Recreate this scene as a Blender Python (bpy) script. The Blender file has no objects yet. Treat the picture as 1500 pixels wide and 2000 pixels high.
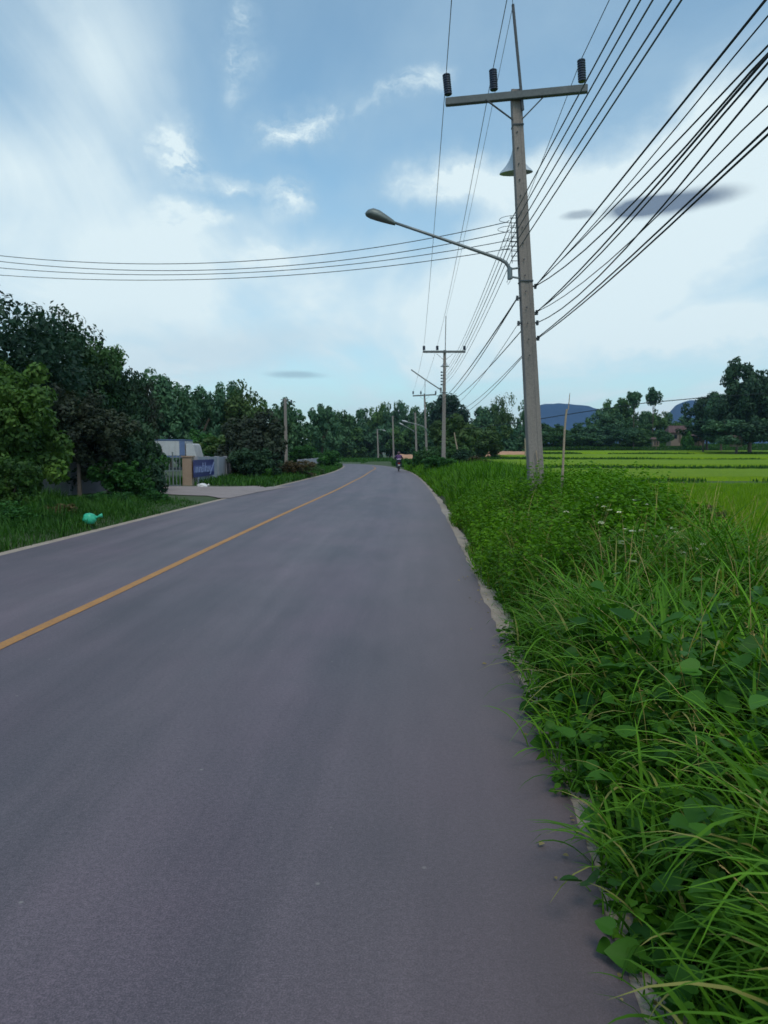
import bpy, bmesh, math, random
import numpy as np
from mathutils import Vector, Matrix, noise
R = math.radians
sc = bpy.context.scene
COL = sc.collection

# ------------------------------------------------------------------ camera
F = 1480.0; HOR = 885.0; CH = 1.6
pit = math.atan((1000-HOR)/F)
cam_d = bpy.data.cameras.new('camera'); cam = bpy.data.objects.new('camera', cam_d); COL.objects.link(cam)
cam.location = (0, 0, CH); cam.rotation_euler = (math.pi/2-pit, 0, 0)
cam_d.sensor_fit = 'VERTICAL'; cam_d.sensor_height = 24.0; cam_d.lens = F/2000*24.0
cam_d.clip_start = 0.05; cam_d.clip_end = 9000
cam_d.dof.use_dof = True; cam_d.dof.focus_distance = 3.6; cam_d.dof.aperture_fstop = 4.0
sc.camera = cam
sc.view_settings.view_transform = 'Standard'; sc.view_settings.look = 'None'
sc.view_settings.exposure = 0.15; sc.view_settings.gamma = 1.0

cp, sp = math.cos(pit), math.sin(pit)
def ray(px, py):
    u = 1000-py
    return np.array([px-750.0, F*cp+u*sp, -F*sp+u*cp])
def P(px, py, Y):                     # world point seen at a photo pixel, at a given distance along +Y
    d = ray(px, py); return Vector((d/d[1]*Y)) + Vector((0, 0, CH))
def G(px, py, z=0.0):                 # world point where the ray meets the level z
    d = ray(px, py); return Vector(d*((z-CH)/d[2])) + Vector((0, 0, CH))

# ------------------------------------------------------------------ sky
SUN_EL, SUN_AZ = R(58), R(165)        # azimuth measured from +Y towards +X : behind the camera, through thin cloud
w = bpy.data.worlds.new('World'); sc.world = w; w.use_nodes = True
nt = w.node_tree; nt.nodes.clear()
N = nt.nodes.new; L = nt.links.new
def mth(op, a, b=None, c=None, clamp=False):
    n = N('ShaderNodeMath'); n.operation = op; n.use_clamp = clamp
    for i, v in enumerate((a, b, c)):
        if v is None: continue
        if isinstance(v, (int, float)): n.inputs[i].default_value = v
        else: L(v, n.inputs[i])
    return n.outputs[0]
out = N('ShaderNodeOutputWorld'); bg = N('ShaderNodeBackground'); L(bg.outputs[0], out.inputs[0])
sky = N('ShaderNodeTexSky'); sky.sky_type = 'NISHITA'; sky.sun_disc = False
sky.sun_elevation = SUN_EL; sky.sun_rotation = SUN_AZ
sky.air_density = 1.0; sky.dust_density = 0.6; sky.ozone_density = 1.5
SKS = 0.15
tc = N('ShaderNodeTexCoord')
sep = N('ShaderNodeSeparateXYZ'); L(tc.outputs['Generated'], sep.inputs[0])
az = mth('ARCTAN2', sep.outputs[0], sep.outputs[1]); el = mth('ARCSINE', sep.outputs[2])
cmb = N('ShaderNodeCombineXYZ'); L(az, cmb.inputs[0]); L(el, cmb.inputs[1])
nz = N('ShaderNodeTexNoise'); nz.inputs['Scale'].default_value = 9; nz.inputs['Detail'].default_value = 6; nz.inputs['Roughness'].default_value = .62
L(cmb.outputs[0], nz.inputs['Vector'])
vs = N('ShaderNodeVectorMath'); vs.operation = 'SUBTRACT'; L(nz.outputs['Color'], vs.inputs[0]); vs.inputs[1].default_value = (.5, .5, .5)
vm = N('ShaderNodeVectorMath'); vm.operation = 'MULTIPLY_ADD'; L(vs.outputs[0], vm.inputs[0]); vm.inputs[1].default_value = (.13, .075, 0); L(cmb.outputs[0], vm.inputs[2])
warp = vm.outputs[0]
def skdir(px, py):
    d = ray(px, py); d = d/np.linalg.norm(d); return math.atan2(d[0], d[1]), math.asin(d[2])
vm2 = N('ShaderNodeVectorMath'); vm2.operation = 'MULTIPLY_ADD'; L(vs.outputs[0], vm2.inputs[0]); vm2.inputs[1].default_value = (.05, .012, 0); L(cmb.outputs[0], vm2.inputs[2])
def blob(px, py, sx, sy, rot, amp, lo=0.0, hi=1.0, warp=warp):
    a, e = skdir(px, py)
    m = N('ShaderNodeMapping'); m.vector_type = 'TEXTURE'
    m.inputs['Location'].default_value = (a, e, 0); m.inputs['Rotation'].default_value = (0, 0, R(rot))
    m.inputs['Scale'].default_value = (sx/F, sy/F, 1); L(warp, m.inputs[0])
    g = N('ShaderNodeTexGradient'); g.gradient_type = 'SPHERICAL'; L(m.outputs[0], g.inputs[0])
    mr = N('ShaderNodeMapRange'); mr.interpolation_type = 'SMOOTHSTEP'
    mr.inputs['From Min'].default_value = lo; mr.inputs['From Max'].default_value = hi; mr.inputs['To Max'].default_value = amp
    L(g.outputs['Fac'], mr.inputs[0]); return mr.outputs[0]
def summ(lst):
    s = lst[0]
    for x in lst[1:]: s = mth('ADD', s, x)
    return s
# high streaks on a cloud plane
dv = mth('ADD', mth('MAXIMUM', sep.outputs[2], 0.0), .12)
c2 = N('ShaderNodeCombineXYZ'); L(mth('DIVIDE', sep.outputs[0], dv), c2.inputs[0]); L(mth('DIVIDE', sep.outputs[1], dv), c2.inputs[1])
mp = N('ShaderNodeMapping'); mp.inputs['Rotation'].default_value = (0, 0, R(20)); mp.inputs['Scale'].default_value = (1.0, .42, 1); L(c2.outputs[0], mp.inputs[0])
n2 = N('ShaderNodeTexNoise'); n2.inputs['Scale'].default_value = 1.1; n2.inputs['Detail'].default_value = 7; n2.inputs['Roughness'].default_value = .55; n2.inputs['Distortion'].default_value = .6
L(mp.outputs[0], n2.inputs['Vector'])
mr = N('ShaderNodeMapRange'); mr.interpolation_type = 'SMOOTHSTEP'; mr.inputs['From Min'].default_value = .28; mr.inputs['From Max'].default_value = .78; mr.inputs['To Max'].default_value = .68
L(n2.outputs['Fac'], mr.inputs[0]); streak = mr.outputs[0]
# finer break-up
n3 = N('ShaderNodeTexNoise'); n3.inputs['Scale'].default_value = 14; n3.inputs['Detail'].default_value = 8; n3.inputs['Roughness'].default_value = .68
mp3 = N('ShaderNodeMapping'); mp3.inputs['Scale'].default_value = (1, 1.9, 1); L(warp, mp3.inputs[0]); L(mp3.outputs[0], n3.inputs['Vector'])
brk = mth('MULTIPLY_ADD', n3.outputs['Fac'], 3.2, -1.05, clamp=True)
soft = summ([blob(*b) for b in [
    (60, 350, 380, 150, -12, .42), (130, 520, 420, 130, 0, .25), (650, 600, 900, 190, 0, .45), (1250, 400, 520, 190, 14, 1.0),
    (1420, 250, 330, 120, 30, .35), (1300, 560, 620, 200, 8, .62), (230, 100, 330, 210, 60, .32), (465, 60, 90, 240, 90, .0),
    (500, 450, 400, 120, 0, .3), (1350, 650, 330, 50, 12, .35), (890, 350, 290, 70, 3, .55), (450, 690, 420, 60, 10, .25)]])
puff = summ([blob(*b) for b in [
    (610, 235, 130, 55, 12, 1.0), (545, 262, 90, 40, 20, .7), (352, 285, 85, 70, -10, .95), (345, 300, 60, 50, 0, .5), (450, 350, 90, 35, -8, .85), (575, 375, 80, 62, 0, .95),
    (350, 410, 90, 45, 0, .7), (430, 420, 70, 22, 0, .4), (812, 168, 95, 38, 15, .8), (740, 205, 70, 22, 20, .5), (470, 110, 60, 110, 0, .75), (460, 20, 40, 90, 0, .5), (540, 490, 130, 36, 5, .5), (820, 350, 170, 40, 5, .45), (950, 330, 160, 60, 5, .4)]])
low = N('ShaderNodeMapRange'); low.interpolation_type = 'SMOOTHSTEP'; low.inputs['From Min'].default_value = .28; low.inputs['From Max'].default_value = .0; low.inputs['To Max'].default_value = .38
L(el, low.inputs[0])
cov = mth('ADD', mth('ADD', mth('ADD', streak, .04), soft), mth('MULTIPLY', mth('MULTIPLY', puff, brk), .8))
cov = mth('MINIMUM', mth('ADD', cov, low.outputs[0]), .96)
dark = mth('MINIMUM', summ([blob(1312, 398, 150, 27, 4, 1.0, .05, .75, vm2.outputs[0]), blob(1250, 404, 85, 22, 5, .8, .05, .8, vm2.outputs[0]), blob(1126, 420, 42, 12, 4, .55, .1, .7, vm2.outputs[0]), blob(580, 733, 85, 11, -2, .36, .1, .8, vm2.outputs[0])]), .9)
gb = mth('MINIMUM', summ([blob(420, 690, 420, 60, 8, .5), blob(850, 800, 600, 60, 0, .2), blob(100, 640, 300, 60, 0, .3)]), .6)
sc_ = N('ShaderNodeMix'); sc_.data_type = 'RGBA'; sc_.blend_type = 'MULTIPLY'; sc_.inputs[0].default_value = 1
L(sky.outputs[0], sc_.inputs[6]); sc_.inputs[7].default_value = (SKS*.95, SKS*1.16, SKS*1.06, 1)
def mixc(f, a, b):
    n = N('ShaderNodeMix'); n.data_type = 'RGBA'; L(f, n.inputs[0])
    for i, v in ((6, a), (7, b)):
        if isinstance(v, tuple): n.inputs[i].default_value = (*v, 1)
        else: L(v, n.inputs[i])
    return n.outputs[2]
whit = mixc(mth('MULTIPLY_ADD', cov, 1.7, -.72, clamp=True), (.42, .58, .70), (.75, .87, .90))
c = mixc(cov, sc_.outputs[2], whit)
c = mixc(gb, c, (.46, .62, .73))
c = mixc(dark, c, (.10, .15, .235))
hz = N('ShaderNodeMapRange'); hz.inputs['From Min'].default_value = 0.0; hz.inputs['From Max'].default_value = -.03; L(el, hz.inputs[0])
c = mixc(hz.outputs[0], c, (.12, .15, .12))
L(c, bg.inputs[0]); bg.inputs[1].default_value = 1.0

sl = bpy.data.lights.new('sun', 'SUN'); so = bpy.data.objects.new('sun', sl); COL.objects.link(so)
sl.energy = 1.45; sl.angle = R(28); sl.color = (1, .92, .82)
dvec = Vector((math.sin(SUN_AZ)*math.cos(SUN_EL), math.cos(SUN_AZ)*math.cos(SUN_EL), math.sin(SUN_EL)))
so.rotation_euler = dvec.to_track_quat('Z', 'Y').to_euler(); so.location = (0, 0, 30)

# ------------------------------------------------------------------ material helpers
def newmat(name):
    m = bpy.data.materials.new(name); m.use_nodes = True; t = m.node_tree; t.nodes.clear()
    o = t.nodes.new('ShaderNodeOutputMaterial'); b = t.nodes.new('ShaderNodeBsdfPrincipled'); t.links.new(b.outputs[0], o.inputs[0])
    return m, t, b, o
def c4(c): return (c[0], c[1], c[2], 1)
def ramp(t, fac, stops):
    r = t.nodes.new('ShaderNodeValToRGB'); e = r.color_ramp.elements
    while len(e) < len(stops): e.new(.5)
    for i, (p, c) in enumerate(stops): e[i].position = p; e[i].color = c4(c)
    t.links.new(fac, r.inputs[0]); return r.outputs[0]
def noisetex(t, scale, detail=4, rough=.6, vec=None, mscale=None):
    n = t.nodes.new('ShaderNodeTexNoise'); n.inputs['Scale'].default_value = scale; n.inputs['Detail'].default_value = detail; n.inputs['Roughness'].default_value = rough
    if vec is None:
        g = t.nodes.new('ShaderNodeNewGeometry'); vec = g.outputs['Position']
    if mscale:
        mp = t.nodes.new('ShaderNodeMapping'); mp.inputs['Scale'].default_value = mscale; t.links.new(vec, mp.inputs[0]); vec = mp.outputs[0]
    t.links.new(vec, n.inputs['Vector']); return n.outputs['Fac']
def mix(t, f, a, b, mode='MIX'):
    n = t.nodes.new('ShaderNodeMix'); n.data_type = 'RGBA'; n.blend_type = mode
    for i, v in ((0, f), (6, a), (7, b)):
        if isinstance(v, (int, float)): n.inputs[i].default_value = v
        elif isinstance(v, tuple): n.inputs[i].default_value = c4(v)
        else: t.links.new(v, n.inputs[i])
    return n.outputs[2]
def bump(t, b, h, s, d=.02):
    n = t.nodes.new('ShaderNodeBump'); n.inputs['Strength'].default_value = s; n.inputs['Distance'].default_value = d
    t.links.new(h, n.inputs['Height']); t.links.new(n.outputs[0], b.inputs['Normal'])
def stone(name, c1, c2, scale=3, rough=.85, bs=.3, met=0, fine=40, spec=.3, mscale=None):
    m, t, b, o = newmat(name)
    f = noisetex(t, scale, 6, .65, mscale=mscale); f2 = noisetex(t, fine, 3)
    col = ramp(t, f, [(.3, c1), (.7, c2)])
    col = mix(t, .35, col, ramp(t, f2, [(.3, tuple(x*.6 for x in c1)), (.7, tuple(min(1, x*1.25) for x in c2))]))
    t.links.new(col, b.inputs['Base Color']); b.inputs['Roughness'].default_value = rough; b.inputs['Metallic'].default_value = met
    b.inputs['Specular IOR Level'].default_value = spec
    bump(t, b, f2, bs, .01); return m
def leafmat(name, dk, lt, trans=.3, rough=.55, third=None, spec=.15):
    m, t, b, o = newmat(name)
    a = t.nodes.new('ShaderNodeAttribute'); a.attribute_name = 'var'
    st = [(0.0, dk), (.85, lt)] + ([(1.0, third)] if third else [])
    col = ramp(t, a.outputs['Fac'], st)
    f = noisetex(t, 1.1, 2); col = mix(t, 1.0, col, ramp(t, f, [(.3, (.72, .78, .75)), (.7, (1.2, 1.15, 1.0))]), 'MULTIPLY')
    oi = t.nodes.new('ShaderNodeObjectInfo'); col = mix(t, 1.0, col, ramp(t, oi.outputs['Random'], [(0, (.8, .85, .9)), (1, (1.15, 1.1, 1.0))]), 'MULTIPLY')
    t.links.new(col, b.inputs['Base Color']); b.inputs['Roughness'].default_value = rough; b.inputs['Specular IOR Level'].default_value = spec
    tr = t.nodes.new('ShaderNodeBsdfTranslucent'); t.links.new(mix(t, 1.0, col, (1.3, 1.5, .5), 'MULTIPLY'), tr.inputs[0])
    ms = t.nodes.new('ShaderNodeMixShader'); ms.inputs[0].default_value = trans
    t.links.new(b.outputs[0], ms.inputs[1]); t.links.new(tr.outputs[0], ms.inputs[2]); t.links.new(ms.outputs[0], o.inputs[0])
    return m

M = {}
M['grass_near'] = leafmat('grass_blades', (.030, .098, .008), (.135, .315, .022), .28, .6, (.30, .27, .10))
M['grass_mid'] = leafmat('grass_verge', (.030, .098, .004), (.105, .255, .010), .3, .5, (.2, .19, .06))
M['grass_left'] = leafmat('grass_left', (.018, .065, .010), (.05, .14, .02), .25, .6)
M['weed'] = leafmat('weed_leaves', (.022, .078, .006), (.085, .215, .012), .22, .6)
M['weed_mid'] = leafmat('weed_leaves_bright', (.036, .112, .005), (.125, .285, .010), .28, .6)
M['broad'] = leafmat('broad_leaves', (.018, .07, .012), (.06, .175, .022), .22, .5)
M['rice'] = leafmat('rice_blades', (.095, .205, .005), (.20, .32, .008), .3, .5)
M['leaf_light'] = leafmat('leaf_light', (.015, .046, .018), (.09, .18, .036), .25)
M['leaf_mid'] = leafmat('leaf_mid', (.032, .082, .034), (.085, .17, .055), .2)
M['leaf_dark'] = leafmat('leaf_dark', (.014, .038, .028), (.040, .088, .048), .15)
M['leaf_purple'] = leafmat('leaf_purple', (.018, .026, .024), (.045, .062, .04), .15)
M['leaf_olive'] = leafmat('leaf_olive', (.038, .078, .028), (.08, .135, .048), .2)
M['leaf_far'] = leafmat('leaf_far', (.034, .092, .056), (.082, .168, .088), .15)
M['leaf_bush'] = leafmat('leaf_bush', (.02, .075, .022), (.05, .15, .035), .25)
M['leaf_brown'] = leafmat('leaf_brown', (.05, .045, .025), (.12, .09, .05), .2)
M['bark'] = stone('bark', (.07, .055, .045), (.14, .11, .09), 6, .9, .5)
M['concrete'] = stone('concrete_pole', (.17, .15, .138), (.285, .243, .215), 1.6, .85, .2, mscale=(1, 1, .25))
M['conc_dark'] = stone('concrete_arm', (.10, .11, .11), (.17, .18, .18), 3, .8, .2)
M['wall'] = stone('wall_concrete', (.22, .22, .24), (.38, .38, .41), 1.2, .9, .3)
M['pillar'] = stone('pillar_render', (.27, .19, .14), (.36, .27, .20), 2, .9, .2)
M['kerb'] = stone('kerb_concrete', (.25, .195, .15), (.42, .35, .285), 2.5, .9, .5, fine=60)
M['drive'] = stone('driveway_concrete', (.21, .175, .165), (.31, .26, .25), 1, .9, .3)
M['steel'] = stone('galvanised_steel', (.16, .18, .18), (.24, .26, .26), 5, .5, .05, .6)
M['iron'] = stone('dark_iron', (.05, .06, .065), (.09, .10, .11), 8, .6, .1, .3)
M['porcelain'] = stone('insulator_glaze', (.012, .016, .03), (.02, .028, .05), 5, .25, .02, spec=.6)
M['cable'] = stone('cable_sheath', (.012, .016, .022), (.02, .026, .03), 5, .6, .02)
M['wire'] = stone('aluminium_wire', (.07, .09, .10), (.11, .13, .14), 5, .5, .02, .3)
M['horn'] = stone('horn_paint', (.5, .54, .58), (.6, .64, .68), 5, .4, .02)
M['lamp'] = stone('lamp_housing', (.13, .15, .14), (.19, .21, .20), 6, .5, .05, .3)
M['bamboo'] = stone('dry_bamboo', (.27, .20, .14), (.40, .31, .22), 4, .7, .1, mscale=(6, 6, 1))
M['white_paint'] = stone('white_panel', (.36, .36, .37), (.5, .5, .5), 2, .6, .03)
M['blue_paint'] = stone('blue_rail', (.08, .12, .22), (.12, .17, .30), 2, .6, .03)
M['roof'] = stone('roof_sheet', (.17, .11, .11), (.25, .16, .16), 1, .8, .1)
M['house'] = stone('house_wall', (.17, .13, .115), (.25, .19, .17), 1, .9, .05)
M['earth'] = stone('red_earth', (.36, .19, .11), (.48, .28, .18), .5, .95, .4)
M['rubber'] = stone('rubber', (.015, .015, .017), (.03, .03, .033), 10, .8, .1)
M['bagwhite'] = stone('white_sack', (.55, .55, .55), (.75, .75, .75), 9, .6, .2)

def glassmat(name, c, rough=.1):
    m, t, b, o = newmat(name); f = noisetex(t, 3); t.links.new(ramp(t, f, [(.3, c), (.7, tuple(x*1.3 for x in c))]), b.inputs['Base Color'])
    b.inputs['Roughness'].default_value = rough; return m
M['glass'] = glassmat('dark_glass', (.012, .02, .025))
M['lens'] = glassmat('lamp_lens', (.20, .24, .26), .15)
M['bag'] = glassmat('green_bag_plastic', (.03, .34, .20), .45)
M['red'] = glassmat('tail_lens', (.35, .01, .01), .2)
M['banner'] = glassmat('banner_indigo', (.022, .024, .12), .5)
M['bannerpale'] = glassmat('banner_pale', (.085, .10, .25), .5)
M['bannerwhite'] = glassmat('banner_white', (.34, .37, .58), .5)
M['shirt'] = stone('shirt', (.075, .035, .10), (.11, .05, .14), 20, .9, .2)
M['band'] = stone('pale_cloth', (.45, .34, .48), (.6, .48, .6), 20, .9, .2)
M['trouser'] = stone('trousers', (.03, .035, .06), (.05, .055, .09), 20, .9, .2)
M['skin'] = stone('skin', (.25, .14, .09), (.33, .19, .13), 20, .6, .05)
M['helmet'] = stone('helmet', (.06, .03, .04), (.10, .05, .06), 20, .35, .02)
M['bike'] = stone('bike_plastic', (.03, .03, .045), (.05, .05, .07), 20, .4, .02)
M['flower'] = leafmat('petals', (.55, .52, .42), (.8, .78, .7), .2)
M['straw'] = leafmat('straw', (.22, .17, .08), (.42, .32, .16), .3)

# asphalt
def asphalt():
    m, t, b, o = newmat('asphalt')
    big = noisetex(t, .35, 5, .6); mid = noisetex(t, 2.4, 5, .65, mscale=(1, .3, 1)); fine = noisetex(t, 160, 2, .7); grain = noisetex(t, 45, 4, .75)
    col = ramp(t, big, [(.3, (.080, .060, .073)), (.7, (.112, .083, .098))])
    col = mix(t, .5, col, ramp(t, mid, [(.35, (.069, .054, .066)), (.65, (.107, .083, .098))]))
    # wheel tracks : polished bands that follow the lane
    a = t.nodes.new('ShaderNodeAttribute'); a.attribute_name = 'lane'
    tr = t.nodes.new('ShaderNodeValToRGB'); e = tr.color_ramp.elements
    pos = [(0, .0), (.10, .6), (.2, 0), (.32, .7), (.42, 0), (.56, .0), (.66, .75), (.77, .05), (.88, .65), (1, 0)]
    while len(e) < len(pos): e.new(.5)
    for i, (p, v) in enumerate(pos): e[i].position = p; e[i].color = (v, v, v, 1)
    t.links.new(a.outputs['Fac'], tr.inputs[0])
    tm = t.nodes.new('ShaderNodeMath'); tm.operation = 'MULTIPLY'; t.links.new(tr.outputs[0], tm.inputs[0]); t.links.new(mid, tm.inputs[1])
    col = mix(t, tm.outputs[0], col, (.134, .108, .118))
    gg = t.nodes.new('ShaderNodeNewGeometry'); sx = t.nodes.new('ShaderNodeSeparateXYZ'); t.links.new(gg.outputs['Position'], sx.inputs[0])
    cv = t.nodes.new('ShaderNodeCombineXYZ'); t.links.new(a.outputs['Fac'], cv.inputs[0]); t.links.new(sx.outputs[1], cv.inputs[1])
    stk = noisetex(t, 1.0, 5, .6, cv.outputs[0], (16, .10, 1)); col = mix(t, .75, col, ramp(t, stk, [(.34, (.74, .76, .78)), (.5, (1, 1, 1)), (.66, (1.22, 1.2, 1.2))]), 'MULTIPLY')
    pat = noisetex(t, .9, 3, .5, cv.outputs[0], (5, .5, 1)); col = mix(t, .8, col, ramp(t, pat, [(.30, (.80, .86, .86)), (.5, (1, 1, 1)), (.7, (1.14, 1.04, 1.08))]), 'MULTIPLY')
    col = mix(t, .55, col, ramp(t, grain, [(.3, (.45, .45, .45)), (.5, (1, 1, 1)), (.68, (1.5, 1.48, 1.45))]), 'MULTIPLY')
    col = mix(t, .6, col, ramp(t, fine, [(.32, (.35, .35, .36)), (.5, (1, 1, 1)), (.66, (1.9, 1.85, 1.8))]), 'MULTIPLY')
    v = t.nodes.new('ShaderNodeTexVoronoi'); v.inputs['Scale'].default_value = 5.5
    g = t.nodes.new('ShaderNodeNewGeometry'); t.links.new(g.outputs['Position'], v.inputs['Vector'])
    sp_ = ramp(t, v.outputs['Distance'], [(.03, (1, 1, 1)), (.065, (0, 0, 0))])
    vc = t.nodes.new('ShaderNodeSeparateColor'); t.links.new(v.outputs['Color'], vc.inputs[0])
    k = t.nodes.new('ShaderNodeMath'); k.operation = 'GREATER_THAN'; k.inputs[1].default_value = .6; t.links.new(vc.outputs[0], k.inputs[0])
    mm = t.nodes.new('ShaderNodeMath'); mm.operation = 'MULTIPLY'; t.links.new(sp_, mm.inputs[0]); t.links.new(k.outputs[0], mm.inputs[1])
    m2 = t.nodes.new('ShaderNodeMath'); m2.operation = 'MULTIPLY'; t.links.new(mm.outputs[0], m2.inputs[0]); m2.inputs[1].default_value = .55
    col = mix(t, m2.outputs[0], col, (.30, .27, .245))
    # pinkish dust towards the right edge
    ed = ramp(t, a.outputs['Fac'], [(.80, (0, 0, 0)), (1, (.55, .55, .55))])
    col = mix(t, ed, col, (.14, .098, .094))
    t.links.new(col, b.inputs['Base Color']); b.inputs['Roughness'].default_value = .58; b.inputs['Specular IOR Level'].default_value = .6
    bump(t, b, grain, .35, .006); return m
M['asphalt'] = asphalt()
def paint():
    m, t, b, o = newmat('yellow_line_paint')
    f = noisetex(t, 30, 5, .7); f2 = noisetex(t, 3, 4)
    col = ramp(t, f2, [(.3, (.42, .18, .035)), (.7, (.55, .245, .04))])
    k = ramp(t, f, [(.36, (.8, .8, .8)), (.54, (.22, .22, .22))]); col = mix(t, k, col, (.22, .13, .07))
    t.links.new(col, b.inputs['Base Color']); b.inputs['Roughness'].default_value = .7; return m
M['line'] = paint()
def soil():
    m, t, b, o = newmat('soil_and_turf')
    f = noisetex(t, .8, 6, .65); f2 = noisetex(t, 14, 5, .7)
    col = ramp(t, f, [(.3, (.030, .060, .018)), (.55, (.045, .085, .022)), (.75, (.085, .085, .045))])
    col = mix(t, .5, col, ramp(t, f2, [(.35, (.02, .032, .012)), (.7, (.09, .11, .04))]))
    t.links.new(col, b.inputs['Base Color']); b.inputs['Roughness'].default_value = .95; bump(t, b, f2, .8, .05); return m
M['soil'] = soil()
def dsoil():
    m, t, b, o = newmat('verge_soil')
    f2 = noisetex(t, 14, 5, .7)
    t.links.new(ramp(t, f2, [(.35, (.022, .026, .012)), (.7, (.07, .065, .035))]), b.inputs['Base Color']); b.inputs['Roughness'].default_value = .95; bump(t, b, f2, .8, .05); return m
M['dsoil'] = dsoil()
def rice():
    m, t, b, o = newmat('rice_canopy')
    f = noisetex(t, .12, 5, .6); f2 = noisetex(t, 9, 4, .75); f3 = noisetex(t, 1.2, 4, .7, mscale=(.35, 1, 1))
    col = ramp(t, f, [(.32, (.105, .215, .004)), (.68, (.20, .30, .006))])
    col = mix(t, .45, col, ramp(t, f3, [(.32, (.09, .205, .004)), (.68, (.25, .36, .006))]))
    col = mix(t, .4, col, ramp(t, f2, [(.35, (.07, .165, .004)), (.65, (.26, .38, .008))]))
    t.links.new(col, b.inputs['Base Color']); b.inputs['Roughness'].default_value = .85; b.inputs['Specular IOR Level'].default_value = .15
    bump(t, b, f2, 1.0, .15); return m
M['ricetop'] = rice()
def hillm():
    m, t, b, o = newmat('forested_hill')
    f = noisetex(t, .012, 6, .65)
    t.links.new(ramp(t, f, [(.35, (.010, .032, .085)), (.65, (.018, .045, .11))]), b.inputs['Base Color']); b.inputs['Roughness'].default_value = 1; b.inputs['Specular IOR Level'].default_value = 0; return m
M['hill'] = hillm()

# ------------------------------------------------------------------ object helpers
def tag(o, label=None, cat=None, group=None, kind=None):
    if label: o['label'] = label
    if cat: o['category'] = cat
    if group: o['group'] = group
    if kind: o['kind'] = kind
    return o
def empty(name, loc, label, cat, group=None):
    o = bpy.data.objects.new(name, None); COL.objects.link(o); o.location = loc; o.empty_display_size = .2
    return tag(o, label, cat, group)
def link(name, me, mat, parent=None, world=True):
    o = bpy.data.objects.new(name, me); COL.objects.link(o)
    if mat and not me.materials: me.materials.append(mat)
    if parent is not None:
        o.parent = parent
        if world: o.matrix_parent_inverse = Matrix.Translation(-root_loc(parent))
    return o
def root_loc(p):
    v = Vector((0, 0, 0)); q = p
    while q is not None:
        if q.parent is None: v += q.location
        q = q.parent
    return v
class MB:                                   # mesh builder in world coordinates
    def __init__(s): s.bm = bmesh.new()
    def tube(s, pts, rad, n=8, caps=True):
        pts = [Vector(p) for p in pts]
        if isinstance(rad, (int, float)): rad = [rad]*len(pts)
        rings = []; up = None
        for i, p in enumerate(pts):
            d = (pts[min(i+1, len(pts)-1)]-pts[max(i-1, 0)]).normalized()
            if up is None: up = Vector((0, 0, 1)) if abs(d.z) < .9 else Vector((1, 0, 0))
            a = d.cross(up).normalized(); b = a.cross(d).normalized(); up = b
            rings.append([s.bm.verts.new(p+(a*math.cos(k*2*math.pi/n)+b*math.sin(k*2*math.pi/n))*rad[i]) for k in range(n)])
        for i in range(len(rings)-1):
            for k in range(n):
                s.bm.faces.new((rings[i][k], rings[i][(k+1) % n], rings[i+1][(k+1) % n], rings[i+1][k]))
        if caps: s.bm.faces.new(rings[0][::-1]); s.bm.faces.new(rings[-1])
        return s
    def box(s, c, sx, sy, sz, rot=None, bev=0):
        r = bmesh.ops.create_cube(s.bm, size=1.0); vs_ = r['verts']
        m = Matrix.Translation(Vector(c)) @ (rot.to_4x4() if rot is not None else Matrix.Identity(4)) @ Matrix.Diagonal((sx, sy, sz, 1))
        bmesh.ops.transform(s.bm, matrix=m, verts=vs_)
        if bev:
            es = list({e for v in vs_ for e in v.link_edges}); bmesh.ops.bevel(s.bm, geom=es, offset=bev, segments=2, affect='EDGES')
        return s
    def bar(s, a, b, wd, th, upv=(0, 0, 1)):      # box bar from a to b
        a = Vector(a); b = Vector(b); d = (b-a); u = Vector(upv); x = d.normalized(); y = u.cross(x).normalized(); z = x.cross(y)
        rot = Matrix((x, y, z)).transposed()
        return s.box((a+b)/2, d.length, wd, th, rot, min(wd, th)*.08)
    def ell(s, c, rx, ry, rz, rot=None, seg=16, rings=10):
        r = bmesh.ops.create_uvsphere(s.bm, u_segments=seg, v_segments=rings, radius=1)
        m = Matrix.Translation(Vector(c)) @ (rot.to_4x4() if rot is not None else Matrix.Identity(4)) @ Matrix.Diagonal((rx, ry, rz, 1))
        bmesh.ops.transform(s.bm, matrix=m, verts=r['verts']); return s
    def build(s, name, mat, parent=None, smooth=False):
        bmesh.ops.recalc_face_normals(s.bm, faces=s.bm.faces)
        me = bpy.data.meshes.new(name); s.bm.to_mesh(me); s.bm.free()
        if smooth: me.polygons.foreach_set('use_smooth', [True]*len(me.polygons))
        return link(name, me, mat, parent)
def arrmesh(name, V, Fc, var=None, smooth=False):
    V = np.asarray(V, np.float32); Fc = np.asarray(Fc, np.int32); k = Fc.shape[1]
    me = bpy.data.meshes.new(name); me.vertices.add(len(V)); me.vertices.foreach_set('co', V.ravel())
    me.loops.add(Fc.size); me.loops.foreach_set('vertex_index', Fc.ravel())
    me.polygons.add(len(Fc)); me.polygons.foreach_set('loop_start', np.arange(len(Fc), dtype=np.int32)*k)
    me.polygons.foreach_set('loop_total', np.full(len(Fc), k, np.int32))
    if smooth: me.polygons.foreach_set('use_smooth', np.ones(len(Fc), bool))
    if var is not None:
        a = me.attributes.new('var', 'FLOAT', 'POINT'); a.data.foreach_set('value', np.asarray(var, np.float32))
    me.update(); return me

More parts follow.
